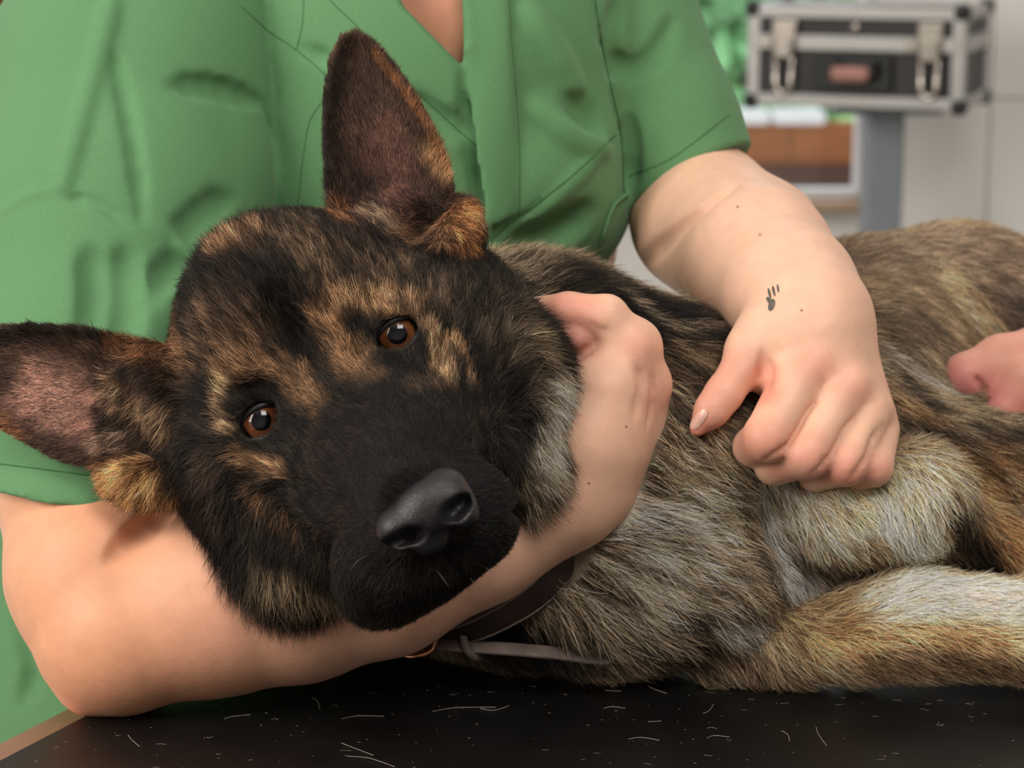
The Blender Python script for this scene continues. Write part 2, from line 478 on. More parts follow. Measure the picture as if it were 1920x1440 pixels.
for i, (px, py, Y, rx, rz, c, lab) in enumerate([
        (1270, 40, 4.6, 0.38, 0.36, srgb(130, 190, 130), 'bright green bush beyond the fence, left of the metal case'),
        (1500, 100, 6.0, 0.5, 0.5, srgb(156, 200, 128), 'pale yellow-green bush beyond the fence, behind the metal case'),
        (1000, 120, 7.2, 0.6, 0.6, srgb(105, 165, 110), 'darker green bush beyond the fence, behind the person in scrubs')]):
    q = on_y(px, py, Y); bush('garden_bush', q[0], q[1], q[2], rx, rz, c, lab, seed=i+3)

# ------------------------------------------------------------------ metal case on a post
Zc = 2.55
pfl = CAM+Zc*(FW+(1804-960)/FPX*RT-(209-720)/FPX*UP)         # nearest lower corner
ang = math.radians(-21)
Rz = Matrix.Rotation(ang, 4, 'Z').to_3x3()
W, D, H = 0.238, 0.15, 0.1085
case = empty('metal_case', Vector(pfl)+Rz @ Vector((-W/2, D/2, 0)))
tag(case, 'small black tool case with aluminium edges and two chrome latches on grey post', 'case')
case.rotation_euler = (0, 0, ang)
def cbox(name, x0, x1, y0, y1, z0, z1, m, parent=case, bev=0.0015):
    V, F = box_mesh((x0+x1)/2-W/2, (y0+y1)/2-D/2, (z0+z1)/2, abs(x1-x0), abs(y1-y0), abs(z1-z0), bev)
    o = add_mesh(name, V, F, m, None, smooth=False); o.parent = parent
    return o
def ctube(name, pts, r, m, parent=case, **kw):
    V, F = tube_vf([(p[0]-W/2, p[1]-D/2, p[2]) for p in pts], r, **kw)
    o = add_mesh(name, V, F, m); o.parent = parent
    return o
cbox('lower_shell', 0.004, W-0.004, 0.004, D-0.004, 0.004, 0.062, M_blackpanel)
cbox('lid', 0.004, W-0.004, 0.004, D-0.004, 0.0745, H-0.004, M_blackpanel)
e = 0.013
for z0, z1 in ((0, e), (H-e, H)):
    cbox('rail', e*.5, W-e*.5, -0.001, e, z0, z1, M_alu); cbox('rail', e*.5, W-e*.5, D-e, D+0.001, z0, z1, M_alu)
    cbox('rail', -0.001, e, e*.5, D-e*.5, z0, z1, M_alu); cbox('rail', W-e, W+0.001, e*.5, D-e*.5, z0, z1, M_alu)
for xa in (0, W-e):
    for ya in (0, D-e):
        cbox('rail', xa-0.0008, xa+e+0.0008, ya-0.0008, ya+e+0.0008, e*.5, H-e*.5, M_alu)
cbox('seam_rail', e*.6, W-e*.6, -0.002, 0.01, 0.061, 0.0775, M_alu); cbox('seam_rail', e*.6, W-e*.6, D-0.01, D+0.002, 0.061, 0.0775, M_alu)
cbox('seam_rail', -0.002, 0.01, e*.6, D-e*.6, 0.061, 0.0775, M_alu); cbox('seam_rail', W-0.01, W+0.002, e*.6, D-e*.6, 0.061, 0.0775, M_alu)
for xa in (0.004, W-0.004):
    for ya in (0.004, D-0.004):
        for za in (0.004, H-0.004):
            V, F = box_mesh(xa-W/2, ya-D/2, za, 0.018, 0.018, 0.018, 0.006)
            o = add_mesh('corner_cap', V, F, M_blackplastic); o.parent = case
for xa in (0.042, W-0.036):
    la = cbox('latch', xa-0.014, xa+0.014, -0.007, -0.001, 0.064, 0.094, M_chrome, bev=0.003)
    cbox('latch_lever', xa-0.011, xa+0.011, -0.012, -0.006, 0.052, 0.078, M_chrome, la, 0.003)
    ctube('latch_loop', [(xa-0.009, -0.006, 0.054), (xa-0.0085, -0.006, 0.022), (xa-0.004, -0.006, 0.014), (xa+0.004, -0.006, 0.014), (xa+0.0085, -0.006, 0.022), (xa+0.009, -0.006, 0.054)], 0.003, M_chrome, la)
    cbox('hinge_plate', xa-0.026, xa-0.014, -0.005, -0.001, 0.062, 0.076, M_chrome, la, 0.001)
hd = cbox('handle', W/2-0.021, W/2+0.021, -0.026, -0.013, 0.030, 0.046, M_handle, bev=0.005)
for s_ in (-1, 1):
    cbox('handle_arm', W/2+s_*0.021-0.006, W/2+s_*0.021+0.006, -0.02, -0.001, 0.034, 0.052, M_blackplastic, hd, 0.002)
cbox('handle_plate', W/2-0.042, W/2+0.042, -0.004, 0.0, 0.018, 0.058, M_blackplastic, bev=0.002)
V, F = tube_vf([(W/2-W/2, -D/2-0.002, 0.0865), (0, -D/2+0.002, 0.0865)], 0.0045, seg=16)
o = add_mesh('lock', V, F, M_chrome); o.parent = case
# post that carries it
pc = Vector(pfl)+Rz @ Vector((-W/2, D/2, 0))
pcx = (on_y(1654, 300, pc.y)[0])
st = empty('post_stand', (pcx, pc.y, FLOOR)); tag(st, 'grey metal post stand holding up the small metal case', 'stand')
slab('post', pcx-0.0215, pcx+0.0215, pc.y-0.0215, pc.y+0.0215, FLOOR+0.012, pc.z-0.010, M_grey, st, 0.006)
slab('top_plate', pcx-0.06, pcx+0.06, pc.y-0.04, pc.y+0.05, pc.z-0.011, pc.z-0.001, M_grey, st, 0.002)
slab('base_plate', pcx-0.18, pcx+0.18, pc.y-0.18, pc.y+0.18, FLOOR, FLOOR+0.013, M_grey, st, 0.003)

# ------------------------------------------------------------------ examination table
M_steel = mat('skin_reflection_steel', srgb(190, 140, 116), 0.32, metal=0.85, noise=(30, 0.06, (1, 12, 1)))  # copper tint in the base colour imitates skin reflected in the rim
M_mat = mat('black_rubber_mat', (0.005, 0.0045, 0.0045), 0.40, spec=0.32, noise=(30, 0.35, (1, 1, 1)), bump=[(260, 0.12, 0.0006), (25, 0.06, 0.002)])
def on_z(px, py, z=0.0):
    d = FW+(px-960)/FPX*RT-(py-720)/FPX*UP
    return CAM+d*((z-CAMH)/d[2])
e0 = on_z(0, 1424); e1 = on_z(150, 1346)
ed = (e1-e0)/np.linalg.norm(e1-e0); en = np.array([ed[1], -ed[0], 0])       # along the clipped left end; towards the right
RIM = 0.0195
A_ = e0-ed*0.42; B_ = e1+ed*0.035
OUT = [A_, B_, B_+np.array([0.05, 0.055, 0]), B_+np.array([0.16, 0.105, 0]), B_+np.array([0.34, 0.20, 0]), B_+np.array([1.25, 0.22, 0]), np.array([B_[0]+1.25, A_[1], 0])]
def inset(poly, d):
    out = []; n = len(poly)
    for i in range(n):
        a, b, c = poly[i-1][:2], poly[i][:2], poly[(i+1) % n][:2]
        u = (b-a)/np.linalg.norm(b-a); v = (c-b)/np.linalg.norm(c-b)
        nu = np.array([u[1], -u[0]]); nv = np.array([v[1], -v[0]])
        m = (nu+nv); m = m/(m @ m)*2
        out.append(b+m*d)
    return out
def prism(name, poly, z0, z1, m, parent=None, bev=0.001):
    import bmesh
    bm = bmesh.new()
    f = bm.faces.new([bm.verts.new((p[0], p[1], z0)) for p in poly])
    r = bmesh.ops.extrude_face_region(bm, geom=[f])
    for v in r['geom']:
        if isinstance(v, bmesh.types.BMVert): v.co.z = z1
    bmesh.ops.recalc_face_normals(bm, faces=bm.faces)
    bmesh.ops.bevel(bm, geom=bm.edges[:], offset=bev, segments=2, affect='EDGES')
    bm.verts.index_update()
    V = [v.co.copy() for v in bm.verts]; F = [[v.index for v in g.verts] for g in bm.faces]; bm.free()
    return add_mesh(name, V, F, m, parent, smooth=False)
cen = np.mean(OUT, 0)
tb = empty('examination_table', (cen[0], cen[1], FLOOR)); tag(tb, 'steel examination table with a bare rim at its left end', 'table')
prism('table_top', inset(OUT, -RIM), -0.027, -0.003, M_steel, tb, 0.003)
lg = [inset(OUT, 0.10)[k] for k in (0, 2, 5, 6)]
for q in lg:
    slab('leg', q[0]-0.02, q[0]+0.02, q[1]-0.02, q[1]+0.02, FLOOR, -0.027, M_steel, tb)
mt = prism('table_mat', inset(OUT, 0.0), -0.003, 0.0, M_mat, None, 0.0008)
tag(mt, 'black rubber mat covering the table, scattered with loose dog hairs', 'mat')
# ------------------------------------------------------------------ more sculpting helpers
def field_hit(f, px, py, d0=-500, d1=1900, step=5):
    dd = np.arange(d0, d1, step)
    v = f.sample(np.array([P(px, py, d) for d in dd]))
    k = np.argmax(v < 0)
    return None if not (v < 0).any() else float(dd[k])
def fold(f, pts, r, mode='sub', off=None, k=None, n=None):
    """A valley ('sub') or ridge ('add') that follows the surface along a line of pixels."""
    if n is None: n = max(3, int(sum(math.hypot(pts[i+1][0]-pts[i][0], pts[i+1][1]-pts[i][1]) for i in range(len(pts)-1))/max(10, r)))
    q = spline(np.array(pts, float), n); out = []
    for x, y in q:
        h = field_hit(f, x, y)
        if h is not None: out.append((x, y, h))
    if len(out) < 2: return
    m = len(out)
    if off is None: off = -0.45 if mode == 'sub' else 0.55
    c = []
    for i, (x, y, h) in enumerate(out):
        t = i/(m-1); tap = 0.45+0.55*min(1.0, 4*t, 4*(1-t))
        c.append((x, y, h+off*r*tap+(0 if mode == 'add' else -(1-tap)*r*0.5), r*tap))
    f.chain(c, k=(r*1.2 if k is None else k), mode=mode)
def merge(f, g, k):
    if hasattr(g, 'off'): sl = tuple(slice(o, o+m) for o, m in zip(g.off, g.n))
    else: sl = (slice(None),)*3
    a, d = f.a[sl], g.a; k = S(k)
    hh = np.maximum(k-np.abs(a-d), 0)/k
    f.a[sl] = np.minimum(a, d)-hh*hh*k*0.25
def cut(f, px, py, dd, nx, ny, nz=0.0, k=0.0):
    """Remove everything on the side (nx right, ny down, nz away) of the plane through a point."""
    n = nx*RT-ny*UP+nz*FW; n = n/np.linalg.norm(n); p = P(px, py, dd)
    ax = [f.lo[i]+f.h*np.arange(f.n[i])-p[i] for i in range(3)]
    d = (ax[0]*n[0])[:, None, None]+(ax[1]*n[1])[None, :, None]+(ax[2]*n[2])[None, None, :]
    f.a = np.maximum(f.a, d.astype(np.float32))

# ------------------------------------------------------------------ the person in scrubs: skin
lo = (-0.262, 0.90, -0.002); hi = (0.235, 1.36, 0.47)
SK = Field(lo, hi, 0.00145)
SK.chain([(820, -260, 1240, 330), (800, 60, 1200, 400), (780, 420, 1240, 380)], k=60)
SK.chain([(820, -260, 1240, 200), (420, -180, 1050, 200), (230, 60, 860, 195)], k=80)
SK.chain([(860, -260, 1240, 200), (1080, -180, 1160, 150), (1150, -20, 1090, 108)], k=80)
# arm at the left of the picture
SK.chain([(230, 60, 860, 195), (205, 600, 580, 186), (187, 900, 400, 187), (196, 1080, 285, 178), (214, 1190, 225, 152)], k=40)
fa = [(250, 1174, 215, 156), (400, 1126, 235, 177), (560, 1108, 240, 168), (720, 1082, 235, 146), (900, 1012, 225, 119), (1062, 925, 215, 103)]
FA = SK.around(fa, 40); FA.chain(fa, k=30)
merge(SK, FA, 26)
SK.chain([(206, 1218, 228, 118), (160, 1294, 214, 40)], k=34)
fold(SK, [(318, 962), (270, 990), (205, 1050)], 15, 'sub', k=22)
# its hand, closed over the dog's cheek
SK.chain([(1062, 925, 210, 103), (1100, 830, 205, 108), (1125, 740, 200, 92)], k=30)
SK.chain([(1085, 900, 195, 80), (1186, 655, 187, 48)], k=35)
SK.chain([(1105, 900, 225, 80), (1208, 722, 225, 40)], k=35)
SK.chain([(1120, 900, 250, 75), (1206, 800, 265, 42)], k=35)
SK.chain([(1120, 905, 265, 72), (1186, 858, 280, 40)], k=35)
SK.blob(1196, 640, 193, 34, k=22); SK.blob(1214, 722, 225, 31, k=16); SK.blob(1208, 800, 263, 30, k=16)
SK.chain([(1184, 655, 187, 47), (1137, 594, 173, 41)], k=22)
SK.chain([(1137, 594, 173, 41), (1066, 583, 195, 35), (1010, 586, 235, 31)], k=12)
SK.chain([(1208, 722, 225, 40), (1185, 640, 275, 36), (1120, 600, 315, 32)], k=10)
SK.chain([(1206, 800, 265, 38), (1215, 730, 325, 34)], k=10)
SK.chain([(1084, 638, 182, 33), (1040, 650, 200, 34), (1005, 720, 225, 36), (1040, 830, 215, 60)], k=8)
fold(SK, [(1112, 648), (1085, 667), (1052, 664)], 9, 'sub', k=8)
fold(SK, [(1108, 606), (1128, 622), (1142, 618)], 5, 'sub', k=6)
SK.chain([(1190, 648, 190, 38), (1206, 720, 222, 40), (1204, 800, 262, 40)], k=36)
fold(SK, [(1222, 700), (1226, 740), (1214, 800)], 5, 'sub', k=9)
fold(SK, [(1196, 690), (1205, 720), (1190, 780)], 4, 'sub', off=-0.6, k=14)
# arm at the right of the picture
SK.chain([(1150, -20, 1090, 108), (1250, 225, 1030, 92), (1276, 300, 1020, 96), (1304, 372, 992, 126)], k=40)
fb_ = [(1322, 412, 950, 142), (1424, 490, 600, 137), (1480, 545, 440, 122), (1524, 592, 330, 110)]
FB = SK.around(fb_, 60); FB.chain(fb_, k=30)
FB.blob(1466, 412, 800, (56, 50, 110), k=70)
merge(SK, FB, 22)
fold(SK, [(1372, 348), (1300, 405), (1235, 465), (1196, 500)], 10, 'sub', off=-0.5, k=26)
# its hand, resting on the dog's shoulder
HB = SK.part((0.03, 0.92, 0.05), (0.20, 1.12, 0.28))
W0 = (1526, 600, 326)
MCP = [(1508, 698, 236, 53), (1578, 735, 236, 50), (1628, 772, 254, 45), (1650, 806, 282, 37)]
HB.chain([(1490, 552, 420, 118), (*W0, 106)], k=30)
for (x, y, d, r), ro in zip(MCP, (78, 82, 76, 64)):
    HB.chain([(W0[0]+(x-1580)*0.35, W0[1]+20, W0[2], ro), (x, y, d+8, r)], k=34)
HB.chain([(1545, 640, 300, 92), (1575, 720, 275, 60)], k=40)
HB.blob(1526, 682, 226, 34, k=24); HB.blob(1600, 720, 226, 30, k=22); HB.blob(1641, 760, 244, 27, k=20)
PIP = [(1440, 820, 160, 47), (1514, 850, 164, 47), (1584, 868, 182, 43), (1638, 876, 214, 36)]
DIP = [(1412, 838, 232, 38), (1452, 872, 236, 38), (1530, 888, 250, 34), (1592, 898, 270, 29)]
TIP = [(1440, 830, 290, 30), (1500, 860, 300, 30), (1560, 880, 300, 28), (1610, 890, 300, 25)]
for m_, p_, d_, t_ in zip(MCP, PIP, DIP, TIP):
    G = SK.part((0.03, 0.92, 0.05), (0.20, 1.12, 0.28)); del G.off
    G.chain([m_, p_], k=10); G.chain([p_, d_], k=8); G.chain([d_, t_], k=8)
    G.blob(p_[0], p_[1], p_[2]-4, p_[3]*0.96, k=8)
    merge(HB, G, 2)
HB.chain([(1478, 636, 312, 76), (1408, 664, 272, 48)], k=50)
HB.chain([(1500, 600, 340, 95), (1440, 640, 300, 62)], k=50)
HB.chain([(1405, 670, 268, 43), (1356, 740, 220, 34), (1334, 770, 208, 31), (1308, 803, 204, 17)], k=18)
HB.chain([(1440, 690, 292, 40), (1470, 740, 282, 34)], k=46)
fold(HB, [(1432, 655), (1428, 690), (1420, 715)], 6, 'sub', k=9)
fold(HB, [(1436, 672), (1444, 700), (1440, 735)], 6, 'sub', k=9)
fold(HB, [(1560, 744), (1575, 740)], 2.0, 'sub', k=4)
for line, r_ in (([(1545, 742), (1514, 772), (1481, 829), (1432, 864)], 4), ([(1610, 776), (1584, 804), (1559, 850), (1524, 888)], 4), ([(1656, 800), (1636, 822), (1624, 858), (1592, 902)], 4)):
    fold(HB, line, r_*1.6, 'sub', off=0.15, k=3)
merge(SK, HB, 16)
SKV, SKF = SK.mesh(smooth=2)
SKB = bvh_of(SKV, SKF)

person = empty('person', P(750, 1500, 1200)*np.array([1, 1, 0])+np.array([0, 0, FLOOR]))
tag(person, 'person in green scrubs bending over table, cradling the dog\'s head with both arms', 'person')
M_skin = mat('skin', (0.6, 0.35, 0.24), 0.48, spec=0.35, attr='paint', noise=(90, 0.06, (1, 1, 1)), bump=[(1100, 0.22, 0.0005), (220, 0.14, 0.001)], sss=(0.12, 0.006))
body = add_mesh('body', SKV, SKF, M_skin, person)
PINK = srgb(226, 152, 132); RED = srgb(214, 128, 108); PALE = srgb(236, 190, 164); TAN = srgb(222, 152, 112)
SKC = paint(SKV, SKB, srgb(236, 186, 158), [
    ([(150, 950), (150, 1200), (300, 1290)], 220, TAN, 0.75, 0.8), ([(400, 1150), (800, 1080)], 130, srgb(226, 164, 136), 0.6, 0.9),
    ([(800, 50)], 160, srgb(208, 140, 112), 0.9, 0.8),
    ([(1280, 420), (1500, 520)], 160, PALE, 0.6, 0.8),
    ([(1360, 690), (1310, 800)], 45, PINK, 0.7, 0.8), ([(1312, 808)], 22, RED, 0.7, 0.8),
    ([(1430, 830), (1400, 840)], 50, RED, 0.55, 0.8), ([(1515, 860)], 50, PINK, 0.7, 0.8), ([(1585, 880)], 45, PINK, 0.7, 0.8), ([(1645, 885)], 40, PINK, 0.7, 0.8),
    ([(1530, 685)], 40, PINK, 0.6, 0.9), ([(1600, 722)], 36, PINK, 0.5, 0.9), ([(1435, 700), (1440, 740)], 26, RED, 0.7, 0.8),
    ([(1450, 880), (1600, 905)], 25, RED, 0.5, 0.9),
    ([(1045, 570), (1090, 580)], 40, PINK, 0.8, 0.8), ([(1080, 640)], 36, srgb(200, 130, 120), 0.8, 0.7), ([(1205, 650)], 34, PINK, 0.5, 0.9), ([(1225, 740)], 30, PINK, 0.5, 0.9),
])
set_color(body, SKC)
# thumb nail
M_nail = mat('fingernail', srgb(240, 190, 172), 0.22, spec=0.6, noise=(40, 0.03, (1, 1, 1)))
def patch(name, bvh, centre, ax_u, ax_v, ru, rv, m, parent, lift=0.0004, nu=6, na=20, bulge=0.0006, shape=2.0):
    """A small domed patch that lies on the surface around a pixel."""
    V = []; F = []
    rings = [0.0]+[i/nu for i in range(1, nu+1)]
    for i, t in enumerate(rings):
        for a in range(na if i else 1):
            an = 2*math.pi*a/na; cu, sv = math.cos(an), math.sin(an)
            k = (abs(cu)**shape+abs(sv)**shape)**(-1/shape)
            x = centre[0]+t*k*(cu*ru*ax_u[0]+sv*rv*ax_v[0]); y = centre[1]+t*k*(cu*ru*ax_u[1]+sv*rv*ax_v[1])
            p, n = on_surface(bvh, x, y)
            V.append(p+n*(lift+bulge*(1-t*t)))
    for a in range(na): F.append([0, 1+a, 1+(a+1) % na])
    for i in range(1, nu):
        o0 = 1+(i-1)*na; o1 = 1+i*na
        for a in range(na): F.append([o0+a, o1+a, o1+(a+1) % na, o0+(a+1) % na])
    return add_mesh(name, V, F, m, parent)
patch('fingernail', SKB, (1311, 786), (0.62, -0.78), (0.78, 0.62), 22, 9, M_nail, person, shape=2.6)
M_ink = mat('tattoo_ink', srgb(92, 88, 78), 0.5, noise=(300, 0.3, (1, 1, 1)))
tt = patch('tattoo', SKB, (1447, 572), (0.95, 0.3), (-0.3, 0.95), 6, 12, M_ink, person, lift=0.0002, bulge=0)
for x, y, a, b, r1, r2 in ((1443, 550, 0.25, 0.97, 10, 2.4), (1451, 546, 0.2, 0.98, 10, 2.4), (1459, 541, 0.15, 0.99, 8, 2), (1442, 563, 0.5, 0.87, 7, 4)):
    patch('tattoo_toe', SKB, (x, y), (a, b), (-b, a), r1, r2, M_ink, tt, lift=0.0002, bulge=0)
M_mole = mat('mole', srgb(178, 124, 98), 0.5, noise=(300, 0.2, (1, 1, 1)))
for x, y in ((1174, 800), (1503, 582), (1425, 440), (1104, 906), (1383, 388)):
    patch('mole', SKB, (x, y), (1, 0), (0, 1), 3, 2.4, M_mole, person, lift=0.0001, bulge=0.0001, nu=2, na=8)
# ------------------------------------------------------------------ scrubs
lo = (-0.34, 0.985, -0.30); hi = (0.175, 1.62, 0.48); hs = 0.0021
TS = Field(lo, hi, hs)
TS.chain([(830, -340, 1290, 380), (800, 100, 1190, 440), (700, 480, 1230, 420), (480, 900, 1300, 440), (400, 1300, 1380, 470), (400, 2000, 1450, 460)], k=90)
TS.blob(1000, 315, 960, (178, 190, 215), k=70)
TS.blob(1060, 390, 980, (118, 120, 150), k=50)
TS.blob(700, 340, 980, (150, 180, 190), k=80)
TS.chain([(880, -340, 1270, 300), (1080, -180, 1180, 230)], k=80)
TS.chain([(780, -340, 1250, 300), (420, -260, 1080, 300)], k=80)
# sleeve over the arm at the right
SR = Field(lo, hi, hs)
SR.chain([(1080, -200, 1160, 220), (1145, -20, 1090, 146), (1246, 235, 1015, 136), (1310, 390, 985, 140)], k=40)
SR.blob(1200, 120, 940, (70, 130, 60), k=50)
cut(SR, 1280, 332, 900, 0.50, 0.86, -0.15)
IN = Field(lo, hi, hs); IN.chain([(1282, 330, 1000, 112), (1316, 410, 985, 126)], k=10)
SR.a = np.maximum(SR.a, -IN.a); del IN
merge(TS, SR, 14); del SR
# sleeve over the arm at the left
SL = Field(lo, hi, hs)
SL.chain([(370, -260, 1010, 280), (325, 0, 900, 228), (256, 150, 830, 270), (222, 420, 700, 282), (188, 720, 540, 258), (172, 960, 400, 238)], k=60)
SL.blob(412, 320, 690, (102, 150, 125), k=34)
SL.blob(125, 380, 640, (145, 230, 105), k=90)
cut(SL, 150, 934, 250, -0.12, 0.98, 0.12)
IN = Field(lo, hi, hs); IN.chain([(190, 850, 440, 188), (178, 1000, 380, 212)], k=10)
SL.a = np.maximum(SL.a, -IN.a); del IN
merge(TS, SL, 4); del SL
# neckline: cut the opening, lay the overlapping front band and the pocket
def prism_cut(f, poly, d0, d1):
    poly = np.array(poly, float)
    c = np.array([P(x, y, d) for x, y in poly for d in (d0, d1)])
    sl, ax = f.box(c.min(0)-0.004, c.max(0)+0.004)
    G = np.stack(np.meshgrid(*ax, indexing='ij'), -1).reshape(-1, 3)
    x, y, dd = to_px(G)
    d2 = np.full(len(x), 1e18); ins = np.zeros(len(x), bool); n = len(poly)
    for i in range(n):
        a, b = poly[i], poly[(i+1) % n]; e = b-a
        t = np.clip(((x-a[0])*e[0]+(y-a[1])*e[1])/(e @ e), 0, 1)
        d2 = np.minimum(d2, (x-a[0]-t*e[0])**2+(y-a[1]-t*e[1])**2)
        ins ^= ((a[1] > y) != (b[1] > y)) & (x < a[0]+(y-a[1])/(e[1] if e[1] else 1e-9)*e[0])
    di = np.sqrt(d2)*np.where(ins, -1, 1)
    d = np.maximum(di, np.maximum(d0-dd, dd-d1))*(1+dd/FPX)/FPX
    f.apply(sl, d.reshape([len(v) for v in ax]).astype(np.float32), S(6), 'sub')
hn = field_hit(TS, 840, 60)
NECK_DD = field_hit(SK, 830, 60)
prism_cut(TS, [(735, -60), (755, 10), (868, 126), (872, 60), (864, -60)], hn-200, NECK_DD+60)
fold(TS, [(874, 110), (884, 220), (900, 330), (908, 430)], 20, 'sub', k=12)
def sheet_on(f, poly, lift, thick, k):
    ctr = [(x, y, field_hit(f, x, y)) for x, y in poly]
    gx, gy = np.meshgrid(np.linspace(min(c[0] for c in ctr), max(c[0] for c in ctr), 9), np.linspace(min(c[1] for c in ctr), max(c[1] for c in ctr), 9))
    pts = []
    for x, y in zip(gx.ravel(), gy.ravel()):
        h = field_hit(f, x, y)
        if h is not None: pts.append((x, y, h))
    A = np.array(pts); B = np.c_[np.ones(len(A)), (A[:, 0]-900)/300, (A[:, 1]-300)/300]
    B = np.c_[B, B[:, 1]**2, B[:, 1]*B[:, 2], B[:, 2]**2]
    co, *_ = np.linalg.lstsq(B, A[:, 2], rcond=None)
    def wf(x, y, di):
        u = (x-900)/300; v = (y-300)/300
        return co[0]+co[1]*u+co[2]*v+co[3]*u*u+co[4]*u*v+co[5]*v*v-lift
    f.leaf(poly, wf, thick, k)
sheet_on(TS, [(862, -70), (867, 60), (874, 150), (894, 300), (908, 380), (906, 440), (968, 400), (974, 300), (958, 60), (955, -70)], 10, 8, 6)
fold(TS, [(1158, 258), (1060, 346), (960, 422), (900, 474)], 6, 'sub', k=7)
# folds
fold(TS, [(322, 158), (380, 160), (440, 174), (496, 194)], 26, 'sub', off=-0.2, k=10)
fold(TS, [(494, 192), (510, 250), (518, 330), (517, 450)], 12, 'sub', off=0.55, k=3)

fold(TS, [(212, 100), (235, 190), (255, 300), (268, 412)], 14, 'sub', k=14)
fold(TS, [(330, 450), (360, 420), (400, 385), (440, 372)], 24, 'sub', k=22)
fold(TS, [(310, 430), (345, 475), (390, 492)], 12, 'add', k=14)
fold(TS, [(285, 560), (320, 500), (350, 500)], 24, 'sub', k=24)
fold(TS, [(0, 400), (60, 365), (120, 358)], 7, 'add', k=10)
fold(TS, [(120, 370), (180, 380), (240, 420)], 8, 'sub', k=10)
fold(TS, [(170, 480), (180, 540), (170, 620)], 8, 'sub', k=44)
fold(TS, [(235, 480), (238, 560), (232, 630)], 8, 'sub', k=44)
fold(TS, [(210, 0), (190, 90), (150, 230), (120, 350)], 8, 'add', k=30)
fold(TS, [(570, 92), (600, 104), (612, 110)], 10, 'sub', k=16)
fold(TS, [(1140, 120), (1180, 130), (1230, 100), (1262, 40)], 12, 'sub', k=26)
fold(TS, [(1160, 0), (1150, 70), (1160, 130)], 14, 'sub', k=26)
fold(TS, [(1180, 225), (1185, 300), (1172, 360)], 10, 'sub', k=22)
fold(TS, [(1116, 0), (1128, 80), (1150, 180), (1166, 250), (1170, 350)], 8, 'sub', k=10)
fold(TS, [(985, 20), (1040, 100), (1080, 180)], 8, 'add', k=40)
fold(TS, [(1000, 200), (1080, 260), (1130, 280)], 10, 'add', k=40)
fold(TS, [(1075, 190), (1120, 240)], 12, 'sub', k=40)
fold(TS, [(960, 470), (1040, 440), (1100, 400)], 18, 'sub', k=46)
fold(TS, [(1030, 380), (1080, 330), (1110, 300)], 8, 'add', k=26)
fold(TS, [(760, 180), (820, 220), (870, 250)], 10, 'sub', k=30)
fold(TS, [(30, 1170), (60, 1250), (40, 1310)], 14, 'sub', k=30)
TSV, TSF = TS.mesh(smooth=1)
TSB = bvh_of(TSV, TSF)
M_scrub = mat('green_cotton', srgb(97, 141, 97), 0.82, spec=0.2, noise=(1400, 0.10, (1, 1, 1)), bump=[(2200, 0.2, 0.0003), (45, 0.16, 0.003)], sheen=0.12)
M_thread = mat('green_seam_thread', srgb(72, 112, 74), 0.85, spec=0.2, noise=(900, 0.1, (1, 1, 1)))
top = add_mesh('scrub_top', TSV, TSF, M_scrub, person)
def seam(pts, r=1.2, n=40, m=M_thread, lift=0.2):
    q = spline(np.array(pts, float), n); X = []; N = []
    for x, y in q:
        p, nn = on_surface(TSB, x, y)
        if X and np.linalg.norm(p-X[-1]) > 0.03: break
        X.append(p+nn*S(r)*lift); N.append(nn)
    o = tube('seam', X, S(r), m, top, seg=6)
    return o
seam([(955, 0), (958, 60), (970, 200), (974, 300), (973, 405)])
seam([(1155, 252), (1060, 340), (960, 415), (900, 468)], 1.7)
seam([(618, 0), (680, 60), (760, 150), (860, 245), (892, 272)])
seam([(450, 10), (500, 55), (556, 94), (610, 140), (640, 175)])
seam([(570, 0), (566, 50), (556, 92)])
seam([(604, 190), (580, 230), (568, 300), (560, 370), (548, 420)])
seam([(1116, 0), (1130, 90), (1152, 190), (1164, 250), (1170, 360)], 2.0)
seam([(1180, 330), (1260, 296), (1366, 216)], 1.4)
seam([(0, 870), (80, 880), (170, 892), (260, 905)], 1.4)
# folded pocket corner at the side
q = [on_surface(TSB, x, y) for x, y in ((1168, 352), (1172, 366), (1150, 380), (1140, 400), (1132, 430), (1124, 452))]
tube('pocket_fold', [p+n*0.0012 for p, n in q], S(5), M_scrub, top, seg=8)
# lock of brown hair hanging over the shoulder at the picture's edge
M_hair = mat('brown_hair', srgb(104, 62, 40), 0.4, spec=0.5, noise=(200, 0.35, (1, 1, 0.1)))
hb = Field((-0.40, 1.25, 0.24), (-0.24, 1.55, 0.60), 0.003)
for i in range(9):
    a = i/8
    hb.chain([(-120+110*a, -420, 1650-120*a, 55), (-70+78*a, -140, 1560-70*a, 52), (-60+60*a, 40, 1500, 46), (-80+50*a, 240, 1500, 16)], k=3)
HV, HF = hb.mesh(smooth=0)
add_mesh('hair', HV, HF, M_hair, person)

# ------------------------------------------------------------------ helper's hand at the right edge
H2 = Field((0.17, 1.02, 0.02), (0.40, 1.35, 0.24), 0.0016)
H2.chain([(2320, 560, 1000, 150), (2060, 645, 900, 128), (1960, 700, 850, 82)], k=40)
H2.chain([(2010, 680, 860, 92), (1880, 684, 800, 54), (1812, 708, 765, 43), (1780, 744, 770, 30)], k=26)
H2.chain([(1880, 700, 790, 46), (1838, 734, 772, 32), (1824, 756, 785, 22)], k=8)
H2.chain([(1990, 706, 840, 80), (1912, 712, 765, 52), (1880, 772, 740, 38), (1898, 808, 770, 30)], k=6)
H2.chain([(2010, 740, 840, 70), (1972, 744, 755, 46), (1945, 806, 735, 37), (1965, 836, 770, 30)], k=6)
fold(H2, [(1826, 704), (1842, 728), (1848, 764)], 7, 'sub', off=0.1, k=5)
fold(H2, [(1800, 735), (1808, 760)], 5, 'sub', off=0.0, k=4)
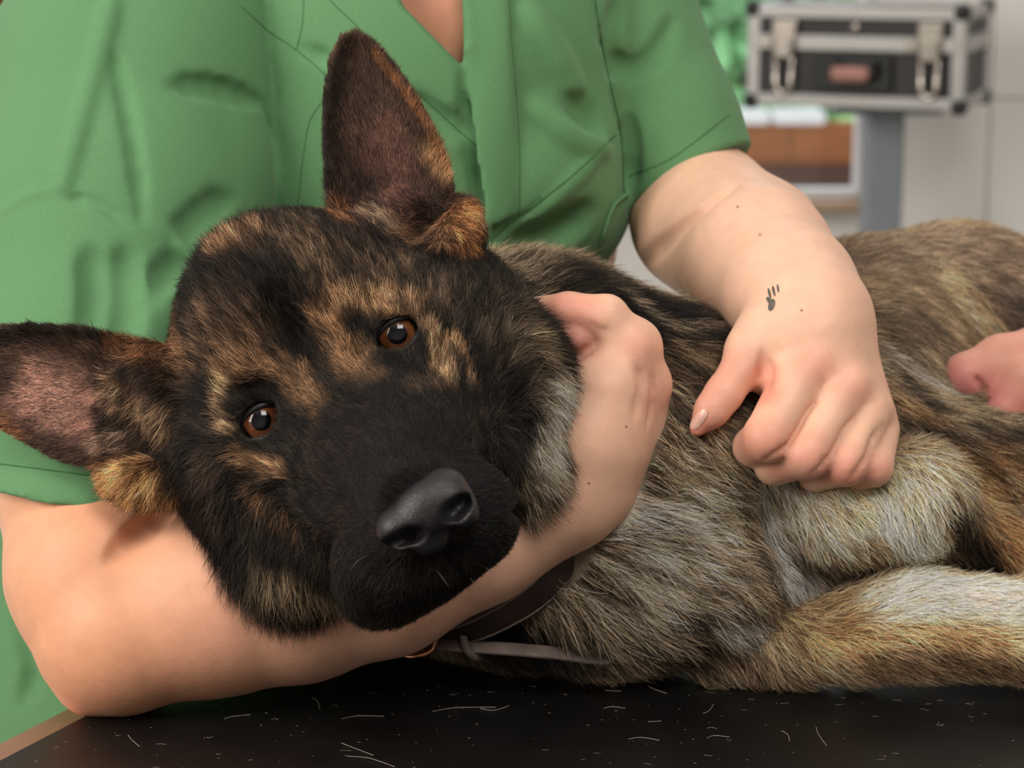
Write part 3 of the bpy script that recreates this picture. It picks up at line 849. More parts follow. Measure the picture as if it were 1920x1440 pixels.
H2V, H2F = H2.mesh(smooth=1)
p2 = empty('person', P(2320, 560, 1000)); tag(p2, 'bare hand of a second person reaching in from the right onto the dog\'s flank', 'person')
o = add_mesh('hand', H2V, H2F, M_skin, p2)
H2B = bvh_of(H2V, H2F)
set_color(o, paint(H2V, H2B, srgb(226, 160, 138), [([(1780, 735), (1825, 745)], 60, srgb(226, 140, 140), 0.8, 0.8), ([(1890, 770)], 50, srgb(222, 140, 130), 0.6, 0.8)]))
# ------------------------------------------------------------------ collar
M_leather = mat('dark_brown_leather', srgb(44, 30, 25), 0.5, spec=0.4, noise=(70, 0.3, (1, 1, 1)), bump=[(600, 0.3, 0.0005)])
M_strap = mat('worn_brown_strap', srgb(98, 84, 78), 0.55, spec=0.3, noise=(120, 0.3, (1, 1, 1)), bump=[(500, 0.3, 0.0005)])
M_brass = mat('brass', srgb(208, 150, 110), 0.22, metal=1.0, noise=(60, 0.1, (1, 1, 1)))
def ribbon(name, pts, nrm, half, thick, m, parent, closed=False):
    """Flat band through pts; nrm = outward normals, half = half width, thick = half thickness; rounded edges."""
    V = []; F = []; n = len(pts)
    prof = [(-1, 0), (-0.93, 1), (-0.75, 1.25), (0, 1.05), (0.75, 1.25), (0.93, 1), (1, 0), (0.9, -1), (-0.9, -1)]
    for i in range(n):
        a = pts[(i-1) % n] if (closed or i) else pts[i]; b = pts[(i+1) % n] if (closed or i < n-1) else pts[i]
        t = b-a; t /= np.linalg.norm(t); nn = nrm[i]-t*(nrm[i] @ t); nn /= np.linalg.norm(nn); bb = np.cross(t, nn)
        for u, v in prof: V.append(pts[i]+bb*half*u+nn*thick*v)
    k = len(prof)
    for i in range(n if closed else n-1):
        j = (i+1) % n
        for q in range(k): F.append([i*k+q, i*k+(q+1) % k, j*k+(q+1) % k, j*k+q])
    if not closed: F.append(list(range(k))[::-1]); F.append([(n-1)*k+q for q in range(k)])
    return add_mesh(name, V, F, m, parent)
collar = empty('dog_collar', P(1000, 1150, 330)); tag(collar, 'dark brown leather collar with a brass buckle around the dog\'s neck', 'collar')
lp = np.array([P(*q) for q in [(1082, 985, 262), (1060, 1050, 238), (1012, 1108, 222), (945, 1152, 226), (870, 1184, 256), (790, 1190, 330), (720, 1120, 440), (700, 980, 560), (740, 800, 680), (860, 640, 720), (1000, 570, 640), (1080, 640, 470), (1105, 780, 360), (1100, 890, 320)]])
lpc = np.vstack([lp[-2:], lp, lp[:3]])
cs = spline(lpc, 17*6+1)[12:12+14*6]
cs = np.asarray(cs); cc_ = cs.mean(0)
axis = P(1180, 1000, 430)-P(860, 1060, 420); axis /= np.linalg.norm(axis)
nr = cs-cc_; nr = nr-np.outer(nr @ axis, axis); nr /= np.linalg.norm(nr, axis=1)[:, None]
nr = nr+np.outer(np.ones(len(nr)), -FW*0.35); nr /= np.linalg.norm(nr, axis=1)[:, None]
band = ribbon('band', cs, nr, S(36), S(6), M_leather, collar, closed=True)
for s_ in (-1, 1):
    t_ = np.roll(cs, -1, 0)-np.roll(cs, 1, 0); bb = np.cross(t_, nr); bb /= np.linalg.norm(bb, axis=1)[:, None]
    tube('edge_stitching', cs+bb*S(29)*s_+nr*S(7.5), S(2.2), M_strap, band, seg=6, closed=True)
sp = np.array([P(*q) for q in [(800, 1206, 290), (870, 1212, 268), (960, 1218, 262), (1050, 1226, 265), (1110, 1234, 268), (1142, 1236, 275)]])
sps = spline(sp, 24)
ribbon('strap_end', sps, np.tile(-FW+0.9*UP, (len(sps), 1)), S(15), S(4), M_strap, collar)
kp = spline(np.array([P(*q) for q in [(872, 1160, 272), (868, 1185, 262), (874, 1215, 252), (892, 1232, 262), (905, 1234, 285)]]), 16)
tube('keeper_loop', kp, S(5), M_strap, collar, seg=8, flat=(1.6, 0.7), nrm=-FW)
bk = [P(*q) for q in [(752, 1202, 285), (772, 1196, 268), (806, 1186, 256), (818, 1190, 262), (812, 1216, 268), (790, 1228, 262), (764, 1230, 272), (752, 1222, 285)]]
bf = tube('buckle', spline(np.array(bk+[bk[0]]), 32)[:-1], S(6), M_brass, collar, seg=8, closed=True)
tube('buckle_tongue', [P(756, 1214, 276), P(812, 1202, 258)], S(4), M_brass, bf, seg=8)

collar_line = cs.copy()
# ------------------------------------------------------------------ the dog
ER = np.array([0.845, -0.535]); ED = np.array([0.535, 0.845]); EM = np.array([617.0, 709.0]); EYE_DD = -40.0
E3 = np.array([ER[0]*RT-ER[1]*UP, ED[0]*RT-ED[1]*UP, FW])           # across the face, down the face, away
def FC(r, d, h):
    x, y = EM+r*ER+d*ED
    return x, y, EYE_DD-h
DG = Field((-0.275, 0.885, -0.001), (0.40, 1.42, 0.312), 0.0018)
def fb(r, d, h, rad, k=40, mode='add'): DG.blob(*FC(r, d, h), rad, k, mode, E3)
def fcn(pts, k=40, mode='add'): DG.chain([(*FC(*p[:3]), p[3]) for p in pts], k, mode)
# neck, chest, ribs, hindquarters
DG.chain([(780, 720, 420, 250), (1000, 760, 490, 265), (1210, 870, 560, 295)], k=60)
DG.chain([(1210, 870, 560, 295), (1450, 860, 610, 250), (1700, 915, 640, 172), (1950, 955, 660, 150), (2250, 960, 800, 160)], k=60)
DG.chain([(950, 1040, 440, 130), (1140, 1070, 430, 172), (1330, 1090, 410, 150)], k=70)
DG.chain([(760, 1040, 640, 150), (980, 1080, 520, 165)], k=60)  # throat filled out, added to block the wall's reflection on the mat
DG.blob(1230, 980, 420, (150, 110, 130), k=60)
DG.blob(1330, 1050, 390, (150, 95, 110), k=40)
DG.blob(1470, 1095, 440, (130, 62, 80), k=40)
DG.chain([(1600, 740, 800, 170), (1640, 640, 1180, 180), (1790, 640, 1300, 205), (2050, 720, 1350, 205)], k=80)
DG.chain([(1660, 690, 900, 110), (1800, 760, 850, 90), (2050, 820, 900, 110)], k=50)
DG.chain([(2050, 760, 1200, 190), (2200, 900, 950, 130), (2350, 1000, 800, 80)], k=60)
# lower foreleg on the table, then the upper one folded above it
LEGL = DG.part((0.03, 0.9, -0.01), (0.42, 1.3, 0.15))
LEGL.chain([(1330, 1215, 395, 55), (1490, 1205, 365, 64), (1610, 1186, 345, 82), (1710, 1168, 335, 98), (1950, 1185, 320, 90), (2150, 1200, 320, 62), (2300, 1215, 320, 58), (2380, 1230, 310, 64)], k=40)
merge(DG, LEGL, 24); del LEGL
LEGU = DG.part((0.03, 0.9, -0.01), (0.42, 1.3, 0.2))
LEGU.chain([(1330, 900, 480, 120), (1480, 945, 400, 92), (1580, 955, 340, 98), (1690, 945, 335, 98), (1715, 930, 350, 95)], k=30)
LEGU.chain([(1700, 935, 370, 80), (1830, 1010, 470, 62), (2000, 1080, 460, 55), (2180, 1110, 430, 45), (2280, 1130, 420, 50)], k=40)
merge(DG, LEGU, 22); del LEGU
# skull and face
fb(0, -110, -215, (235, 212, 225), 60)
fb(225, 10, -260, (150, 150, 170), 60)
for s in (-1, 1):
    fb(s*100, -78, -78, (92, 70, 70), 50)
    fb(s*195, 60, -160, (150, 170, 165), 60)
    fcn([(s*120, 60, -70, 82), (s*78+8, 220, 110, 84)], 60)
fcn([(175, 110, -75, 92), (150, 255, 0, 84)], 60)
fcn([(0, 20, -70, 128), (8, 170, 100, 112), (16, 292, 265, 90)], 60)
fcn([(4, 60, 20, 60), (15, 250, 292, 62)], 40)
fcn([(-120, 240, -100, 130), (-40, 370, 110, 92)], 60)
fb(-85, 345, 175, (100, 100, 110), 40)
fb(92, 350, 180, (86, 98, 105), 40)
fb(-120, 380, 130, (82, 78, 90), 40)
fb(10, 400, 160, (110, 62, 90), 40)
fb(-222, 222, -190, (152, 168, 165), 70)
fb(-250, 80, -240, (105, 140, 130), 60)
fb(262, 165, -190, (140, 165, 150), 70)
fb(200, 300, -170, (88, 105, 110), 60)
fb(222, 335, -195, (78, 92, 95), 50)
fb(-30, -215, -250, (120, 70, 120), 50)
# ears
fcn([(190, -110, -230, 112), (250, -150, -250, 92)], 50)
fcn([(-190, -100, -220, 110), (-275, -118, -220, 76)], 50)
def ear_r(x, y, di): return 120+(460-y)*0.40+62*(1-np.exp(-np.maximum(di, 0)/42))
DG.leaf([(628, 452), (614, 380), (606, 290), (606, 190), (616, 110), (636, 70), (666, 56), (704, 78), (748, 130), (790, 195), (826, 270), (846, 330), (852, 365), (884, 378), (892, 420), (880, 478), (760, 500)], ear_r, 12, 14)
def ear_l(x, y, di): return 75+(320-x)*0.20+46*(1-np.exp(-np.maximum(di, 0)/40))
DG.leaf([(330, 650), (240, 632), (150, 612), (60, 606), (-20, 612), (-80, 640), (-112, 690), (-90, 740), (-40, 780), (30, 820), (110, 862), (180, 878), (196, 920), (240, 942), (310, 930), (350, 800)], ear_l, 12, 14)
DG.chain([(872, 402, 150, 24), (862, 440, 125, 36), (830, 485, 115, 46)], k=26)
DG.chain([(690, 485, 125, 36), (640, 440, 140, 26)], k=30)
DG.chain([(222, 900, 95, 26), (262, 905, 80, 36), (312, 900, 90, 46)], k=26)
DG.chain([(230, 690, 108, 18), (285, 705, 92, 32), (315, 780, 95, 34)], k=26)
# lids, sockets
EYES = [(490, 790), (745, 628)]
for (x, y), s in zip(EYES, (-1, 1)):
    DG.blob(x, y, EYE_DD+52, 62, k=34)
    DG.blob(x, y, EYE_DD-6, (47, 35, 62), k=6, mode='sub', rot=E3)
fold(DG, [(1404, 830), (1414, 900), (1432, 990), (1470, 1060)], 14, 'sub', k=16)
# brow furrow, stop, lip line, under-eye lines
fold(DG, [FC(-6, -170, 0)[:2], FC(0, -90, 0)[:2], FC(0, -10, 0)[:2], FC(4, 60, 0)[:2]], 22, 'sub', off=-0.6, k=34)
fold(DG, [FC(-30, 20, 0)[:2], FC(20, 50, 0)[:2], FC(38, 72, 0)[:2]], 14, 'sub', k=16)
fold(DG, [FC(-150, -62, 0)[:2], FC(-110, -50, 0)[:2], FC(-70, 0, 0)[:2]], 14, 'sub', k=20)
fold(DG, [FC(85, -35, 0)[:2], FC(75, 0, 0)[:2]], 18, 'sub', k=22)
fold(DG, [FC(170, 95, 0)[:2], FC(225, 50, 0)[:2]], 12, 'sub', k=16)
fold(DG, [FC(-205, 120, 0)[:2], FC(-160, 140, 0)[:2], FC(-120, 190, 0)[:2]], 12, 'sub', k=16)
fold(DG, [FC(20, 372, 0)[:2], FC(14, 420, 0)[:2], FC(8, 450, 0)[:2]], 9, 'sub', k=12)
fold(DG, [(838, 1128), (880, 1108), (925, 1075)], 7, 'sub', k=9)
fold(DG, [(958, 960), (985, 940), (968, 900)], 14, 'sub', k=20)
DG.floor(0.0008)
DGV, DGF = DG.mesh(smooth=1)
DGB = bvh_of(DGV, DGF)
DGN = vnormals(DGV, DGF)
dog = empty('dog', (0.1, 1.15, 0.0)); tag(dog, 'black and tan shepherd dog lying on its side, head raised on the person\'s forearm', 'dog')

K = srgb(24, 20, 19); B = srgb(58, 43, 33); T = srgb(168, 122, 76); TL = srgb(196, 156, 108); G = srgb(128, 112, 92); R = srgb(136, 86, 42); C = srgb(214, 196, 164); WH = srgb(226, 220, 210)
GR = srgb(92, 90, 90); DK = srgb(34, 28, 25); EB = srgb(72, 50, 40); ERD = srgb(104, 66, 56); OR = srgb(176, 112, 50)
COAT = [
    # body: coat marks, plus shade painted in at a crease, a gap and the throat
    ([(1080, 560), (1400, 640)], 130, K, 0.95, 0.6), ([(1200, 580), (1420, 660)], 110, K, 0.95, 0.6), ([(1140, 535), (1260, 560), (1400, 605)], 13, G, 0.7, 0.8),
    ([(1260, 650), (1400, 700)], 40, srgb(126, 106, 76), 0.75, 0.8), ([(1290, 730), (1360, 745)], 26, DK, 0.7, 0.7), ([(1260, 840), (1320, 800)], 50, srgb(128, 108, 84), 0.7, 0.8),
    ([(1180, 905), (1290, 900), (1380, 960)], 36, DK, 0.6, 0.8), ([(1250, 860), (1300, 880)], 40, srgb(150, 130, 102), 0.6, 0.8),
    ([(1130, 1010), (1060, 1010)], 40, DK, 0.85, 0.7), ([(1180, 955), (1240, 1000)], 52, srgb(255, 240, 212), 0.98, 0.7), ([(1260, 960), (1330, 1010), (1300, 1060)], 56, srgb(240, 212, 168), 0.92, 0.8),
    ([(1120, 1070), (1220, 1110), (1300, 1100)], 70, srgb(176, 154, 128), 0.8, 0.8), ([(1380, 1020), (1440, 1050)], 36, srgb(70, 60, 54), 0.8, 0.7),
    ([(1250, 1150), (1330, 1150), (1450, 1110)], 22, K, 0.8, 0.7), ([(1340, 1165), (1400, 1170)], 26, srgb(216, 206, 192), 0.85, 0.7), ([(1300, 1200), (1390, 1230)], 30, DK, 0.8, 0.7),
    ([(1100, 1190), (1250, 1220)], 50, srgb(116, 100, 84), 0.7, 0.8), ([(1000, 1150), (1080, 1180)], 40, srgb(70, 58, 48), 0.8, 0.8), ([(1020, 1250), (1300, 1270)], 26, srgb(60, 46, 36), 0.8, 0.8),
    ([(1420, 860), (1432, 990)], 18, DK, 0.7, 0.8), ([(1460, 900), (1520, 950)], 70, srgb(184, 168, 146), 0.9, 0.8), ([(1600, 930), (1690, 900), (1720, 960)], 92, srgb(230, 200, 152), 0.97, 0.8), ([(1660, 960), (1740, 1000)], 40, srgb(250, 224, 180), 0.85, 0.8),  # first stroke: shade of the shoulder crease painted into the coat
    ([(1440, 1025), (1560, 1050), (1760, 1055)], 24, srgb(66, 56, 50), 0.85, 0.7), ([(1420, 980), (1460, 1060), (1500, 1090)], 26, srgb(226, 216, 202), 0.9, 0.7), ([(1540, 1100), (1650, 1080)], 26, srgb(84, 76, 70), 0.8, 0.7),
    ([(1790, 960), (1850, 1050)], 50, K, 0.9, 0.6),  # shade of the gap beside the upper leg, painted as black
    ([(1480, 1180), (1560, 1160)], 60, srgb(170, 138, 92), 0.8, 0.8), ([(1680, 1120), (1800, 1110), (1920, 1140)], 60, srgb(255, 230, 184), 0.98, 0.7), ([(1520, 1210), (1700, 1185), (1920, 1200)], 26, srgb(206, 152, 88), 0.8, 0.8),
    ([(1600, 1240), (1760, 1240), (1920, 1260)], 30, srgb(112, 84, 54), 0.85, 0.8), ([(1350, 1220), (1440, 1210)], 40, srgb(150, 124, 94), 0.7, 0.8),
    ([(1680, 790), (1760, 830), (1900, 830)], 50, srgb(64, 54, 46), 0.85, 0.8), ([(1660, 740), (1720, 770)], 34, srgb(140, 104, 62), 0.7, 0.8), ([(1790, 870), (1830, 930), (1900, 1010)], 44, srgb(170, 122, 66), 0.85, 0.8), ([(1860, 870), (1920, 900)], 50, srgb(136, 98, 58), 0.8, 0.8), ([(1905, 985)], 40, OR, 0.7, 0.8),
    ([(1560, 500), (1750, 460), (1920, 520)], 110, srgb(132, 114, 96), 0.9, 0.8), ([(1640, 600), (1720, 600)], 60, srgb(104, 88, 70), 0.8, 0.8), ([(1770, 520), (1830, 590), (1860, 620)], 36, srgb(196, 168, 124), 0.85, 0.8), ([(1880, 560), (1920, 640)], 50, srgb(84, 74, 66), 0.7, 0.8),
    ([(1650, 660), (1760, 730)], 22, srgb(172, 160, 146), 0.8, 0.8), ([(1650, 690), (1730, 760)], 16, srgb(62, 54, 50), 0.8, 0.8),
    ([(700, 1200), (930, 1240)], 90, K, 0.95, 0.5),  # black under the neck is painted shadow
    # head: dark mask first
    ([FC(0, 0, 0)[:2]], 500, DK, 0.96, 0.12),
    ([(560, 450), (640, 520), (720, 520)], 70, srgb(104, 82, 60), 0.75, 0.8), ([(700, 540), (800, 560), (860, 560)], 50, srgb(92, 74, 58), 0.7, 0.8), ([(450, 560), (400, 640), (440, 620)], 60, srgb(94, 72, 52), 0.7, 0.8),
    ([(330, 620), (350, 680)], 34, srgb(140, 100, 62), 0.75, 0.8), ([(430, 470), (470, 450)], 32, srgb(150, 108, 68), 0.8, 0.8),
    ([(490, 520), (545, 595), (590, 670)], 30, K, 0.85, 0.7), ([(520, 520), (560, 580)], 34, srgb(44, 41, 42), 0.6, 0.8),
    ([(620, 580), (640, 640), (690, 700)], 34, srgb(138, 100, 62), 0.8, 0.8), ([(650, 570), (720, 560), (790, 575)], 20, srgb(150, 112, 72), 0.75, 0.8), ([(690, 585), (740, 590)], 12, T, 0.6, 0.8),
    ([(440, 690), (500, 690), (550, 720), (600, 765)], 28, srgb(132, 96, 60), 0.8, 0.8), ([(425, 720), (412, 770), (430, 800)], 12, srgb(170, 134, 92), 0.75, 0.8), ([(400, 620), (480, 640)], 40, srgb(110, 82, 58), 0.6, 0.8),
    ([(665, 612)], 26, K, 0.95, 0.6), ([(490, 735), (520, 745)], 26, K, 0.95, 0.6),
    ([(490, 790)], 52, K, 0.95, 0.5), ([(745, 628)], 50, K, 0.95, 0.5), ([(720, 680), (760, 690)], 22, K, 0.8, 0.6), ([(540, 800), (580, 800)], 22, K, 0.8, 0.6),
    ([(806, 615), (822, 660), (835, 705)], 15, srgb(180, 140, 96), 0.85, 0.8), ([(848, 640), (872, 680), (885, 720)], 9, srgb(150, 112, 74), 0.8, 0.8), ([(780, 730), (840, 720)], 18, srgb(110, 84, 60), 0.6, 0.8),
    ([(455, 855), (500, 870), (540, 890)], 16, srgb(156, 116, 74), 0.85, 0.8), ([(480, 920), (520, 950), (556, 985)], 13, srgb(106, 76, 48), 0.8, 0.8),
    ([(690, 780), (760, 860), (830, 860)], 110, srgb(32, 30, 32), 0.9, 0.6), ([(640, 820), (650, 960), (700, 1080)], 80, srgb(40, 31, 27), 0.9, 0.7), ([(920, 900), (930, 1000)], 70, srgb(34, 33, 34), 0.9, 0.7),
    ([(700, 1110), (900, 1060)], 60, srgb(30, 26, 25), 0.9, 0.6),
    ([(930, 560), (950, 640), (1000, 760)], 46, srgb(108, 92, 72), 0.7, 0.8), ([(960, 500), (1020, 560)], 46, srgb(112, 98, 80), 0.7, 0.8), ([(900, 520), (920, 600)], 30, K, 0.8, 0.7), ([(1000, 640)], 34, srgb(140, 120, 90), 0.6, 0.8),
    ([(1030, 720), (1024, 800), (1000, 860)], 30, srgb(226, 208, 180), 0.9, 0.8), ([(980, 780), (960, 860)], 26, srgb(62, 62, 64), 0.8, 0.7), ([(1010, 900), (1000, 970)], 36, srgb(150, 132, 108), 0.8, 0.8), ([(900, 700), (960, 760)], 30, srgb(40, 34, 31), 0.8, 0.7),
    ([(490, 1065), (560, 1095), (630, 1112)], 30, srgb(146, 124, 94), 0.6, 0.8), ([(380, 980), (440, 1050)], 40, K, 0.8, 0.7), ([(390, 860), (400, 950)], 30, srgb(70, 54, 42), 0.6, 0.8),
    # ears
    ([(700, 180), (740, 360)], 150, EB, 0.95, 0.4), ([(725, 260), (745, 380)], 40, ERD, 0.85, 0.8), ([(705, 105), (750, 165), (800, 240), (840, 330)], 10, R, 0.75, 0.8), ([(612, 120), (610, 300), (640, 440)], 22, DK, 0.8, 0.7),
    ([(690, 395), (740, 435)], 20, srgb(128, 106, 80), 0.7, 0.8), ([(835, 300), (840, 340)], 16, srgb(150, 112, 66), 0.7, 0.8), ([(790, 440), (830, 430)], 30, srgb(140, 100, 66), 0.7, 0.8), ([(870, 390), (870, 450)], 26, OR, 0.85, 0.8), ([(640, 390), (650, 420)], 18, R, 0.7, 0.8),
    ([(0, 720), (100, 740), (200, 780)], 150, EB, 0.95, 0.4), ([(80, 740), (170, 770)], 50, srgb(150, 106, 92), 0.95, 0.8), ([(-60, 640), (100, 615), (200, 640), (300, 660)], 20, DK, 0.85, 0.7), ([(220, 650), (310, 660)], 22, R, 0.7, 0.8),
    ([(230, 730), (290, 780)], 34, srgb(140, 112, 80), 0.85, 0.8), ([(200, 780), (230, 810)], 22, K, 0.85, 0.7), ([(190, 830), (220, 820)], 20, srgb(150, 120, 100), 0.7, 0.8), ([(210, 890), (290, 920)], 36, srgb(186, 128, 64), 0.9, 0.8), ([(5, 790), (40, 820)], 14, R, 0.7, 0.8),
]
def mute(c, k=0.22):
    l = 0.3*c[0]+0.55*c[1]+0.15*c[2]
    return tuple(v*(1-k)+l*k for v in c)
COAT = [(a, b_, mute(c), o_, s_) for a, b_, c, o_, s_ in COAT]
BASE = srgb(138, 122, 102)
hide = mat('shaded_undercoat', (0.05, 0.04, 0.03), 0.85, spec=0.15, attr='paint', noise=(180, 0.25, (1, 1, 1)))
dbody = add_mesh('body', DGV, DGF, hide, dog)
set_color(dbody, paint(DGV, DGB, BASE, COAT, 0.8)*0.6)  # coat colours darkened: shade between the strands put into the colour

# eyes
M_sclera = mat('eye_white_dark', srgb(58, 44, 38), 0.15, spec=0.6, coat=1.0, noise=(200, 0.1, (1, 1, 1)))
M_pupil = mat('pupil', (0.003, 0.003, 0.004), 0.06, spec=0.35, coat=0.35, noise=(100, 0.1, (1, 1, 1)))
M_iris = mat('amber_iris', srgb(150, 84, 42), 0.18, spec=0.5, coat=1.0, attr='paint', noise=(900, 0.25, (1, 1, 1)))
M_lid = mat('black_eyelid', srgb(34, 32, 34), 0.4, spec=0.5, noise=(300, 0.2, (1, 1, 1)), bump=[(700, 0.3, 0.0004)])
def cap(name, c, g, r, a0, a1, m, parent, nr=8, na=40):
    u = np.cross(g, UP); u /= np.linalg.norm(u); v = np.cross(u, g); V = []; F = []; rr = []
    for i in range(nr+1):
        a = a0+(a1-a0)*i/nr
        for k in range(na):
            t = 2*math.pi*k/na
            V.append(c+r*(math.cos(a)*g+math.sin(a)*(math.cos(t)*u+math.sin(t)*v))); rr.append(i/nr)
    for i in range(nr):
        for k in range(na):
            F.append([i*na+k, (i+1)*na+k, (i+1)*na+(k+1) % na, i*na+(k+1) % na])
    return add_mesh(name, V, F, m, parent), np.array(rr)
for (x, y), s in zip(EYES, (-1, 1)):
    c = P(x, y, EYE_DD+50); R_ = S(46, EYE_DD)
    g = (CAM-c); g /= np.linalg.norm(g); g = g+0.03*UP; g /= np.linalg.norm(g)
    eye, _ = cap('eye', c, g, R_, 0.0, math.pi, M_sclera, dog, 24, 32)
    ir, rr = cap('iris', c, g, R_*1.012, 0.40, 0.84, M_iris, eye)
    cc = np.outer(1-rr, srgb(90, 50, 30))+np.outer(rr, srgb(144, 86, 50)); cc[rr > 0.9] = srgb(50, 28, 18); set_color(ir, cc)
    cap('pupil', c, g, R_*1.013, 0.0, 0.42, M_pupil, eye)
    loop = []
    for k in range(36):
        t = 2*math.pi*k/36
        a = 44*math.cos(t)*(1.0+0.10*math.cos(2*t)); b = 32*math.sin(t)*(0.92+0.08*math.sin(t))
        xx, yy = np.array([x, y])+a*ER+b*ED-0*ED
        rad2 = min(a*a+b*b, 47.9**2)
        loop.append(P(xx, yy, EYE_DD+52-math.sqrt(49**2-rad2*0.93)))
    tube('eyelid', loop, S(6.5), M_lid, eye, seg=10, closed=True)

# nose
NO = EYE_DD-80.0
NF = Field(P(795, 985, -290+NO)-0.036, P(795, 985, -290+NO)+0.036, 0.0008)
def nb(px, py, dd, rad, k=14, mode='add', rot=E3): NF.blob(px, py, dd+NO, rad, k, mode, rot)
nb(797, 962, -235, (88, 52, 62), 0)
nb(806, 930, -232, (72, 44, 58), 20)
nb(742, 992, -245, (36, 38, 44), 18); nb(862, 948, -245, (32, 46, 44), 18)
nb(806, 1006, -228, (38, 34, 36), 14)
rotL = np.array([0.93*RT+0.36*UP, -0.36*RT+0.93*UP, FW])
nb(764, 1013, -300, (40, 23, 66), 8, 'sub', rotL); nb(738, 1022, -275, (28, 16, 46), 8, 'sub', rotL)
rotR = np.array([0.75*RT+0.66*UP, -0.66*RT+0.75*UP, FW])
nb(852, 961, -300, (30, 23, 62), 8, 'sub', rotR); nb(868, 944, -280, (20, 17, 48), 8, 'sub', rotR)
NF.chain([(800, 985, -296+NO, 5), (816, 1020, -290+NO, 6), (828, 1060, -262+NO, 6)], k=6, mode='sub')
NV, NFc = NF.mesh(smooth=2)
M_nose = mat('nose_leather', srgb(36, 34, 36), 0.38, spec=0.45, noise=(260, 0.2, (1, 1, 1)), bump=[(1300, 0.5, 0.0006)])
nose = add_mesh('nose', NV, NFc, M_nose, dog)
NB = bvh_of(NV, NFc)
# ------------------------------------------------------------------ fur
NOSE_XY = (800, 960)
GUIDES = []        # (px, py, dx, dy, length px, lift)
def guide(x, y, dx, dy, L, lift=0.35): GUIDES.append((x, y, dx, dy, L, lift))
# muzzle and face: away from the nose
for (x, y, L, li) in [(720, 860, 14, .25), (800, 860, 14, .25), (680, 920, 14, .25), (900, 880, 16, .25), (930, 960, 20, .3), (700, 1040, 16, .3), (900, 1030, 18, .3), (840, 1090, 20, .35), (730, 1120, 26, .4),
                      (640, 780, 20, .25), (760, 760, 18, .25), (620, 880, 22, .3), (850, 760, 24, .3), (560, 900, 30, .3), (600, 700, 24, .3), (560, 640, 30, .3), (650, 640, 24, .3), (690, 690, 20, .3),
                      (700, 560, 30, .3), (620, 540, 34, .3), (560, 480, 40, .35), (480, 560, 40, .35), (420, 620, 40, .35), (400, 700, 36, .35), (420, 790, 34, .3), (480, 850, 26, .3), (760, 520, 36, .3), (830, 540, 40, .35),
                      (820, 640, 26, .3), (860, 690, 30, .3), (920, 620, 46, .4), (960, 720, 60, .4), (330, 680, 40, .4), (640, 440, 40, .4), (440, 462, 70, .95), (462, 452, 66, .95), (540, 430, 40, .45), (900, 520, 46, .45)]:
    guide(x, y, x-NOSE_XY[0], y-NOSE_XY[1], L, li)
